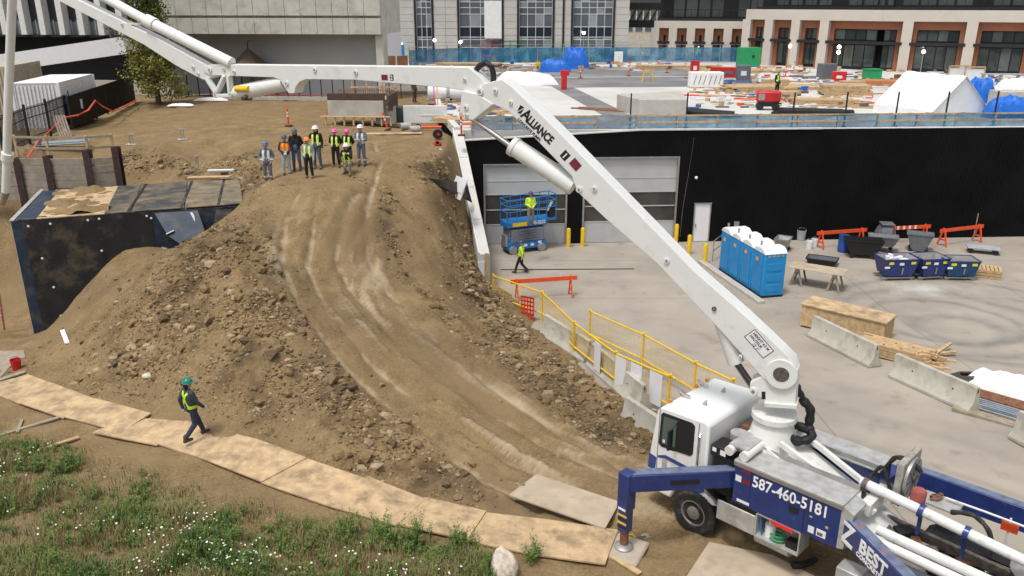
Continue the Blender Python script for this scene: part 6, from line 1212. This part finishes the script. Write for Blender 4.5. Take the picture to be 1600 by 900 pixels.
lo = [b.b.verts.new(p) for p in (D(963, 172), D(1000, 182), D(1073, 182), D(1062, 166))]; hi = [b.b.verts.new(v.co+V((0, 0, 1.0))) for v in lo]; b.b.faces.new(hi)
for k in range(4): b.b.faces.new((lo[k], lo[(k+1) % 4], hi[(k+1) % 4], hi[k]))
bmesh.ops.recalc_face_normals(b.b, faces=b.b.faces); b.o('plinth_body', conc, pl, .02)
def stack(name, label, cat, loc, rz, L, W, rows, m, th=.09, jit=.15, nb=8, group=None):
    r = T(name, label, cat, loc, rz, group)
    for k in range(rows):
        for q in range(nb): B().box((random.uniform(-jit, jit), -W/2+W*(q+.5)/nb, th*(k+.5)), (L*random.uniform(.85, 1), W/nb*.9, th*.9)).o('board', m[(k+q) % len(m)] if isinstance(m, list) else m, r)
    return r
stack('steel_beams', 'black steel beams lying on the deck right of the plinth', 'beams', D(1102, 180), R(-38), 3.8, 1.8, 2, black, .14, .5, 5); stack('steel_beams', 'long black steel beams lying in front of the lumber bundle', 'beams', D(1268, 178), R(-12), 4.5, 1.6, 2, black, .14, .5, 5)
W3 = [wood, ply, wood]
stack('lumber_bundle', 'long lumber bundle strapped on the deck behind black beams', 'lumber', D(1285, 163), R(-10), 4.3, 1.4, 3, W3, .13); stack('lumber_bundle', 'loose lumber pile right of the white wrapped bales', 'lumber', D(1180, 143), R(10), 4.8, 2.4, 4, W3, .12, .7); stack('lumber_bundle', 'wide scatter of planks behind the lumber bundle', 'lumber', D(1245, 138), R(-5), 5.5, 3, 2, W3, .12, .9); stack('lumber_bundle', 'plywood sheet pile near the white tent', 'lumber', D(1318, 148), R(-14), 3.6, 2.2, 6, [ply, wood], .13); stack('lumber_bundle', 'far lumber pile by the orange delineators', 'lumber', D(1150, 113), R(4), 9, 3, 2, W3, .14, 1.2); stack('lumber_bundle', 'planks lying far right of the dark deck lane', 'lumber', D(1060, 106), R(0), 8, 2, 2, W3, .14, 1.2); stack('lumber_bundle', 'plywood boards lying near the boom elbow on the deck', 'lumber', D(705, 190), R(-30), 2.2, 1.2, 3, [ply, wood], .08); stack('lumber_bundle', 'broken boards beside the chrome cylinder rod', 'lumber', D(778, 176), R(20), 2.6, 1.5, 2, W3, .09, .5); stack('lumber_bundle', 'timber pile below the stone building left windows', 'lumber', D(730, 104), R(0), 7, 2, 2, W3, .2, .8)
stack('rebar_bundle', 'thin rusty rebar lying left of the plinth', 'rebar', D(950, 172), R(-28), 4.5, 1.2, 1, rust, .05, .6, 12); stack('form_panels', 'orange-brown form panels by the tent', 'panels', D(1372, 134), R(-8), 3.2, 1.5, 4, mat('form_orange', (.5, .2, .08), .7), .12)
# frame tent
p = D(1435, 181); tn = T('white_tent', 'white fabric frame tent on the deck at right', 'tent', p, R(-7)); Lt, Wt, hh, hr_ = 4.2, 4.7, .5, 2.45
b = B(); n1, n2 = 22, 18
def tentz(v): return hh+(hr_-hh)*(1-abs(v)) 
vs = [[b.b.verts.new((-.15+Lt*i/n1*1.03-.9*(1-abs(j/n2*2-1))*0, Wt*(j/n2), tentz(j/n2*2-1)+.03*math.sin(i*.7)*math.sin(j*.9))) for j in range(n2+1)] for i in range(n1+1)]
for i in range(n1):
    for j in range(n2): b.b.faces.new((vs[i][j], vs[i+1][j], vs[i+1][j+1], vs[i][j+1]))
o = b.o('roof_fabric', tarp, tn); tn.rotation_euler = (0, 0, R(114)); tn.location = D(1538, 181)
for x in (-.05, Lt): B().prism([(0, 0), (Wt, 0), (Wt, hh), (Wt/2, hr_-.05), (0, hh)], x, x+.04, Matrix(((0, 1, 0, 0), (1, 0, 0, 0), (0, 0, 1, 0), (0, 0, 0, 1)))).o('end_wall', tarp, tn)
for y in (0, Wt): B().box((Lt/2, y, hh/2), (Lt, .05, hh)).o('side_wall', tarp, tn)
for k in (2, 4): x = Lt*k/6; B().bar((x, -.02, hh+.02), (x, Wt/2, hr_+.03), .025, .02).o('seam', tarp, tn); B().bar((x, Wt+.02, hh+.02), (x, Wt/2, hr_+.03), .025, .02).o('seam', tarp, tn)
cloth_heap('tarp_stack', 'blue tarp covered pile at right deck corner', 'tarp', D(1583, 185), 3.2, 2., 1.2, btarp, 11); cloth_heap('tarp_stack', 'blue tarp pile standing behind the white tent', 'tarp', D(1525, 160), 1.8, 1.6, 1.6, btarp, 12); cloth_heap('tarp_stack', 'blue tarp bundle on the far dark lane', 'tarp', D(866, 112), 3., 2., 1.1, btarp, 13); cloth_heap('tarp_stack', 'blue wrapped box beyond the dark lane', 'tarp', D(899, 107), 2.6, 2., 2., btarp, 15); cloth_heap('tarp_stack', 'white sacks and scrap heap above boom shoulder', 'tarp', D(822, 131), 5, 2.2, .9, tarp, 17); cloth_heap('tarp_stack', 'white sheet bundle beside right deck corner', 'tarp', D(1588, 150), 3, 2, 1.2, tarp, 18)
cloth_heap('tarp_stack', 'white plastic sheet on dirt below the tree', 'tarp', G(283, 165, 6.02), 1.6, .7, .15, tarp, 19); cloth_heap('tarp_stack', 'white plastic sheet on dirt under boom elbow', 'tarp', G(330, 157, 6.02), 2.3, .6, .2, tarp, 20)
for k, (px, lab) in enumerate(((1093, 'white wrapped bale, left one of pair on the deck'), (1117, 'white wrapped bale, right one of pair on the deck'))):
    r = T('wrapped_bale', lab, 'bale', D(px, 138), R(4)); B().box((0, .6, .65), (1.4, 1.1, 1.2)).o('bale', tarp, r, .06); B().box((0, .6, .05), (1.4, 1.1, .1)).o('pallet', wood, r)
    for q in range(3): B().bar((-.5+q*.4, .04, .3), (-.3+q*.4, .04, 1.0), .01, .05).o('strap', gpl, r)
r = T('red_stand', 'red fire-extinguisher stand on the deck', 'stand', D(881, 140)); B().box((0, 0, .55), (.45, .4, 1.1)).box((.05, 0, 1.3), (.7, .3, .4)).o('cabinet', red, r, .02)
r = T('yellow_trestle', 'yellow trestle on the dark deck lane', 'trestle', D(1011, 127)); 
for x in (-.4, .4):
    for y in (-.25, .25): B().bar((x*1.2, y, 0), (x*.7, 0, .9), .07, .05).o('leg', yellow, r)
B().box((0, 0, .92), (1.0, .15, .12)).o('beam', yellow, r)
r = T('generator', 'red portable generator machine on the deck', 'generator', D(1200, 173), R(-10)); B().box((0, .5, .85), (1.5, .8, .7)).o('housing', red, r, .12); B().box((0, .5, .4), (1.3, .7, .3)).o('engine', black, r, .03)
for x in (-.5, .5): B().cyl((x, .1, .22), (x, .9, .22), .22, seg=16).o('wheel', rubber, r)
B().bar((.6, .5, .9), (1.15, .5, .5), .06, .06).o('handle', red, r); B().box((-.45, .08, .85), (.4, .02, .4)).o('panel', steel, r)
r = T('green_bin', 'green steel box by the far blue fence', 'box', D(1168, 104)); B().box((0, 0, 1.0), (2.2, 1.6, 2.0)).o('box', green, r, .03); B().box((.3, -.82, 1.1), (.25, .03, .3)).o('hatch', black, r)
r = T('green_bin', 'small green bin in front of the colonnade', 'box', D(1361, 126)); B().box((0, 0, .5), (1.4, .9, .9)).o('box', green, r, .03); B().box((0, 0, .98), (1.5, 1.0, .06)).o('lid', green, r)
for k, (px, py, m, lab) in enumerate(((768, 97, red, 'red lift machine before the stone building'), (797, 97, green, 'green lift machine before the stone building'))):
    r = T('lift_machine', lab, 'lift', D(px, py)); B().box((0, 0, .55), (2.6, 1.2, .5)).o('chassis', m, r, .03); B().box((0, 0, 1.5), (2.6, 1.2, .25)).o('platform', m, r)
    for z in (1.9, 2.4): B().box((0, -.58, z), (2.6, .05, .05)).o('rail', m, r)
    for x in (-1.25, 0, 1.25): B().box((x, -.58, 2.), (.05, .05, .9)).o('rail_post', m, r)
    for x in (-.9, .9): B().cyl((x, -.65, .3), (x, -.5, .3), .3, seg=14).o('wheel', black, r)
for k, (px, py, lab) in enumerate(((616, 100, 'blue portable toilet beside the concrete hall corner'), (1190, 93, 'blue portable toilet at far fence by the colonnade'))): r = dup(tl, D(px, py), R(90), lab); r['group'] = 'far portable toilets'
r = T('brown_cabinet', 'brown timber doors standing by the concrete hall corner', 'cabinet', D(610, 118)); B().box((0, 0, .9), (1.1, .1, 1.8)).o('door', rust, r); B().box((1.2, 0, .9), (1.0, .1, 1.8)).o('door', rust, r)
lampm = emis('lamp_glow', (1., .96, .85), 9.)
for k, (px, py, h, lab) in enumerate(((1231, 104, 2.0, 'lit work lamp by the colonnade left columns'), (1305, 121, 2.6, 'lit double work lamp in front of the corner shop window'), (1437, 119, 2.1, 'lit work lamp before the right shop window'), (680, 99, 2.4, 'lit work lamp before the stone building left window'), (911, 99, 3.2, 'lit lamp in front of stone building right window'), (720, 99, 2.2, 'lit lamp before the wide stone building window'))):
    r = T('work_lamp', lab, 'lamp', D(px, py)); B().cyl((0, 0, .3), (0, 0, h), .035, seg=8).o('mast', steel, r); B().ball((0, -.02, h+.12), .17, (1, .7, 1)).o('lamp_head', lampm, r)
    for q in range(3): a_ = q*2.094; B().cyl((0, 0, .5), (.4*math.cos(a_), .4*math.sin(a_), 0), .025, seg=6).o('leg', steel, r)
    if k == 1: B().ball((0, -.02, h-.35), .17, (1, .7, 1)).o('lamp_head', lampm, r)
for k, (px, py, lab) in enumerate(((1495, 128, 'timber-edged white screen right of the white tent, left one'), (1520, 130, 'timber-edged white screen right of the white tent, right one'))):
    r = T('timber_screen', lab, 'screen', D(px, py), R(-5)); 
    for x in (-.8, .8): B().box((x, 0, .7), (.1, .08, 1.4)).o('stud', wood, r)
    for z in (.1, 1.35): B().box((0, 0, z), (1.7, .08, .1)).o('rail', wood, r)
    B().box((0, .05, .65), (1.5, .03, 1.1)).o('panel', foam, r)
r = T('planter_rail', 'low grey metal bench frame far right on the deck', 'frame', D(1575, 133), R(-5)); B().box((0, 0, .9), (4.5, .6, .08)).o('top', alu, r)
for x in (-2.1, -.7, .7, 2.1): B().box((x, 0, .45), (.1, .5, .9)).o('leg', alu, r)
for k, (px, py, m, sx, sy, sz, lab) in enumerate(((1290, 124, gpl, 1.4, 1., 1.3, 'grey wrapped pallet under the double lamp'), (1310, 128, red, 1.2, .6, .8, 'dark red crate right of the double lamp'), (1330, 142, ply, 1.8, .8, .7, 'plywood box beside form panels'), (1160, 127, gpl, 1.2, 1., 1.3, 'dark grey bin right of white bales'), (1135, 122, red, 3., .6, .9, 'red steel rack behind the white bales'), (1085, 118, red, .8, .6, 1.3, 'red and white box on the deck by delineator'), (840, 112, yellow, .5, .4, .8, 'small yellow stand left on the dark lane'), (1085, 111, blue, .8, .6, 1.2, 'small blue bin at the lane end'), (1580, 165, conc, 2.5, 1.5, .9, 'concrete block at right deck edge'), (966, 99, signw, .9, .5, 1.2, 'small white cabinet at far fence'), (1225, 155, wood, 1.6, .8, .5, 'wooden box left of the lumber bundle'), (1210, 137, wood, 2.0, 1., .6, 'timber crate behind red generator'))):
    r = T('site_box', lab, 'box', D(px, py), R(random.uniform(-20, 20))); B().box((0, 0, sz/2+.08), (sx, sy, sz)).o('box', m, r, .03); B().box((0, 0, .05), (sx*1.05, sy*1.05, .1)).o('pallet', woodg, r); B().box((0, -sy/2-.01, sz*.55), (sx*.4, .03, sz*.3)).o('panel', foam if k % 2 else gpl, r)
# uncountable scraps and offcuts strewn over the deck
b = B(); dm = [wood, ply, foam, gpl, rust, btarp, orange]
for (x0, x1, y0, y1, n_) in ((1080, 1360, 104, 170, 330), (640, 860, 101, 120, 130), (1360, 1600, 112, 140, 120), (690, 800, 160, 200, 70), (860, 1080, 100, 112, 60)):
    for k in range(n_):
        p = G(random.uniform(x0, x1), y0+(y1-y0)*random.random()**1.3, DK); b.mi = random.choice([0, 0, 0, 1, 1, 2, 2, 3, 4, 5, 6]); L = random.choice([.3, .6, 1.2, 2.4]); b.box((p.x, p.y, DK+.05+random.uniform(0, .3)*(L < 1)), (L*random.uniform(.6, 1), random.uniform(.08, .35), random.uniform(.05, .35 if L < 1 else .12)), random.uniform(-.6, .6))
b.mi = 0; struct(b.o('deck_scraps', dm), 'stuff')
# ------------------------------------------------------------ weeds, grass and daisies on the near bank
def bank(n_, lo=.7):
    x = rng.uniform(-14.5, 1.5, n_); y = rng.uniform(9.5, 21, n_); line = np.interp(x, [p[0] for p in PATHL], [p[1] for p in PATHL]); d = pdist(x, y, PATHL); z = hgt(x, y)
    keep = (y < line) & (d > lo) & in_frame(x, y, z); den = np.clip((d-np.interp(x, [-8, -4], [1.1, .6]))/np.interp(x, [-8, -4], [1.6, .7]), 0, 1)*(.2+1.5*np.clip(fbm(x, y, 61, 4, .6)*3.4+.25, 0, 1)); den = np.clip(den+np.interp(x, [-7, -5], [0, .35])*np.clip((d-.7)/.5, 0, 1), 0, 1.3)*np.clip(.75+2.4*fbm(x, y, 66, 3, 1.1), .05, 1)*np.clip((.2-x)/1., .0, 1)
    return x, y, z, den, keep, d
gm = [mat('grass_green', (.105, .175, .032), .6, 0, .35, 2), mat('grass_dry', (.27, .21, .1), .8, 0, .25, 3), mat('grass_dark', (.045, .095, .022), .6, 0, .3, 3), mat('grass_yellow', (.16, .17, .035), .7, 0, .3, 3)]
def blades(kind, cnt, h0, h1, wd):
    x, y, z, den, keep, d = bank(cnt); ok = keep & (rng.uniform(0, 1, cnt) < den*1.25); x, y, z = x[ok], y[ok], z[ok]; n_ = len(x); tone = fbm(x, y, 77, 2, 1.1)+rng.normal(0, .12, n_)
    a = rng.uniform(0, 6.283, n_); h = rng.uniform(h0, h1, n_)*(.7+.6*den[ok].clip(0, 1)); ln = h*rng.uniform(.1, .7, n_); dx, dy = np.cos(a), np.sin(a); b0 = np.stack([x, y, z-.02], -1); sd = np.stack([-dy, dx, 0*x], -1)*wd; md = b0+np.stack([dx*ln*.35, dy*ln*.35, h*.62], -1); tp = b0+np.stack([dx*ln, dy*ln, h], -1)
    vs = np.stack([b0-sd, b0+sd, md-sd*.8, md+sd*.8, tp], 1).reshape(-1, 3); base = np.arange(n_)*5
    fs = [f for i in base.tolist() for f in ((i, i+1, i+3, i+2), (i+2, i+3, i+4))]; mi = np.repeat(np.where(tone > .1, 1, np.where(tone > .02, 3, np.where(tone < -.1, 2, 0))), 2).tolist()
    me = bpy.data.meshes.new(kind); me.from_pydata(vs.tolist(), [], fs); [me.materials.append(m) for m in gm]; me.polygons.foreach_set('material_index', mi); return link(kind, me)
struct(blades('grass', 230000, .07, .33, .006), 'stuff')
def weedmesh(P, H, W_, nl, mats_, name):
    vs, fs, mi = [], [], []
    for k, p in enumerate(P):
        h = H[k]; lean = rng.normal(0, .12, 2)
        for s_ in range(3):
            an = rng.uniform(0, 6.28); top_ = np.array([math.cos(an)*W_*h+lean[0], math.sin(an)*W_*h+lean[1], h*rng.uniform(.7, 1.05)]); q = len(vs); vs += [p+(-.006, 0, 0), p+(.006, 0, 0), p+top_]; fs.append((q, q+1, q+2)); mi.append(0)
            for j in range(nl):
                t = rng.uniform(.15, 1); c0 = p+top_*t; u = rng.normal(0, 1, 3); u[2] = abs(u[2])*.5+.2; u /= np.linalg.norm(u); v = np.cross(u, (0, 0, 1)); L = rng.uniform(.04, .1)*(1.25-t*.6); q = len(vs); vs += [c0, c0+u*L*.5+v*L*.22, c0+u*L, c0+u*L*.5-v*L*.22]; fs.append((q, q+1, q+2, q+3)); mi.append(int(rng.choice([0, 0, 2, 3])))
    me = bpy.data.meshes.new(name); me.from_pydata([tuple(v) for v in vs], [], fs); [me.materials.append(m) for m in mats_]; me.polygons.foreach_set('material_index', mi); return link(name, me)
x, y, z, den, keep, d = bank(7000, .8); ok = keep & (rng.uniform(0, 1, 7000) < (den-.1)*1.15); P = np.stack([x, y, z], -1)[ok]
struct(weedmesh(P, rng.uniform(.15, .42, len(P)), .35, 13, gm, 'weeds'), 'stuff')
# white daisies in drifts
x, y, z, den, keep, d = bank(26000, .9); fl = np.clip(fbm(x, y, 88, 3, .6)*5-.35, 0, 1); ok = keep & (rng.uniform(0, 1, 26000) < fl*.3*np.clip(den, 0, 1)); P = np.stack([x, y, z], -1)[ok]
vs, fs, mi = [], [], []
for p in P:
    h = rng.uniform(.18, .4); c0 = p+np.array([*rng.normal(0, .04, 2), h]); r_ = rng.uniform(.013, .024); nrm = V((rng.normal(0, .35), rng.normal(-.25, .35), 1)).normalized(); q_ = nrm.to_track_quat('Z', 'Y').to_matrix(); q = len(vs); vs += [tuple(p), tuple(p+(.006, 0, 0)), tuple(c0)]; fs.append((q, q+1, q+2)); mi.append(0)
    q = len(vs); vs += [tuple(V(c0)+q_ @ V((r_*math.cos(k*.785), r_*math.sin(k*.785), .004*(k % 2)))) for k in range(8)]; fs.append(tuple(range(q, q+8))); mi.append(1)
    q = len(vs); vs += [tuple(V(c0)+q_ @ V((r_*.35*math.cos(k*1.257), r_*.35*math.sin(k*1.257), .008))) for k in range(5)]; fs.append(tuple(range(q, q+5))); mi.append(2)
me = bpy.data.meshes.new('white_daisies'); me.from_pydata(vs, [], fs); [me.materials.append(m) for m in (gm[0], mat('petal_white', (.8, .8, .78), .7, 0, .05), mat('daisy_centre', (.6, .4, .03), .7))]; me.polygons.foreach_set('material_index', mi); struct(link('white_daisies', me), 'stuff')
# taller weeds one can tell apart
for k, (px, py, h, n_, lab) in enumerate(((545, 842, .75, 26, 'tall bushy weed overlapping the walkway left of centre'), (600, 850, .8, 30, 'tall bushy weed overlapping the walkway sheets'), (650, 850, .7, 26, 'bushy green weed below the walkway bend'), (720, 862, .75, 30, 'large bushy weed just left of the pale boulder'), (690, 885, .55, 22, 'low yellowish weed at bottom edge left of the boulder'), (835, 880, .7, 10, 'thin leafy weed right of the pale boulder'), (60, 735, .45, 26, 'round dark grass tuft at far left near the plank'), (105, 735, .45, 26, 'bright green tuft right of the dark tuft'), (85, 895, .5, 24, 'dark green shrubby weed at bottom left edge'))):
    p = GT(px, py); P = np.array([[p.x, p.y, p.z]])+np.concatenate([rng.normal(0, .13, (n_, 2)), np.zeros((n_, 1))], 1); o = weedmesh(P, rng.uniform(.5, 1, n_)*h, .22, 16, gm, 'weed_foliage'); o.name = 'weed_plant'; tag(o, lab, 'plant', 'tall weeds')
x, y, z, den, keep, d = bank(2500, .7); ok = keep & (rng.uniform(0, 1, 2500) < .35); scatter('pebbles', CL, np.stack([x, y, z], -1)[ok], .012+.04*rng.power(.4, int(ok.sum())), mats=[soil, mat('dry_clod', (.3, .23, .14)), mat('pale_rock', (.4, .37, .3))])
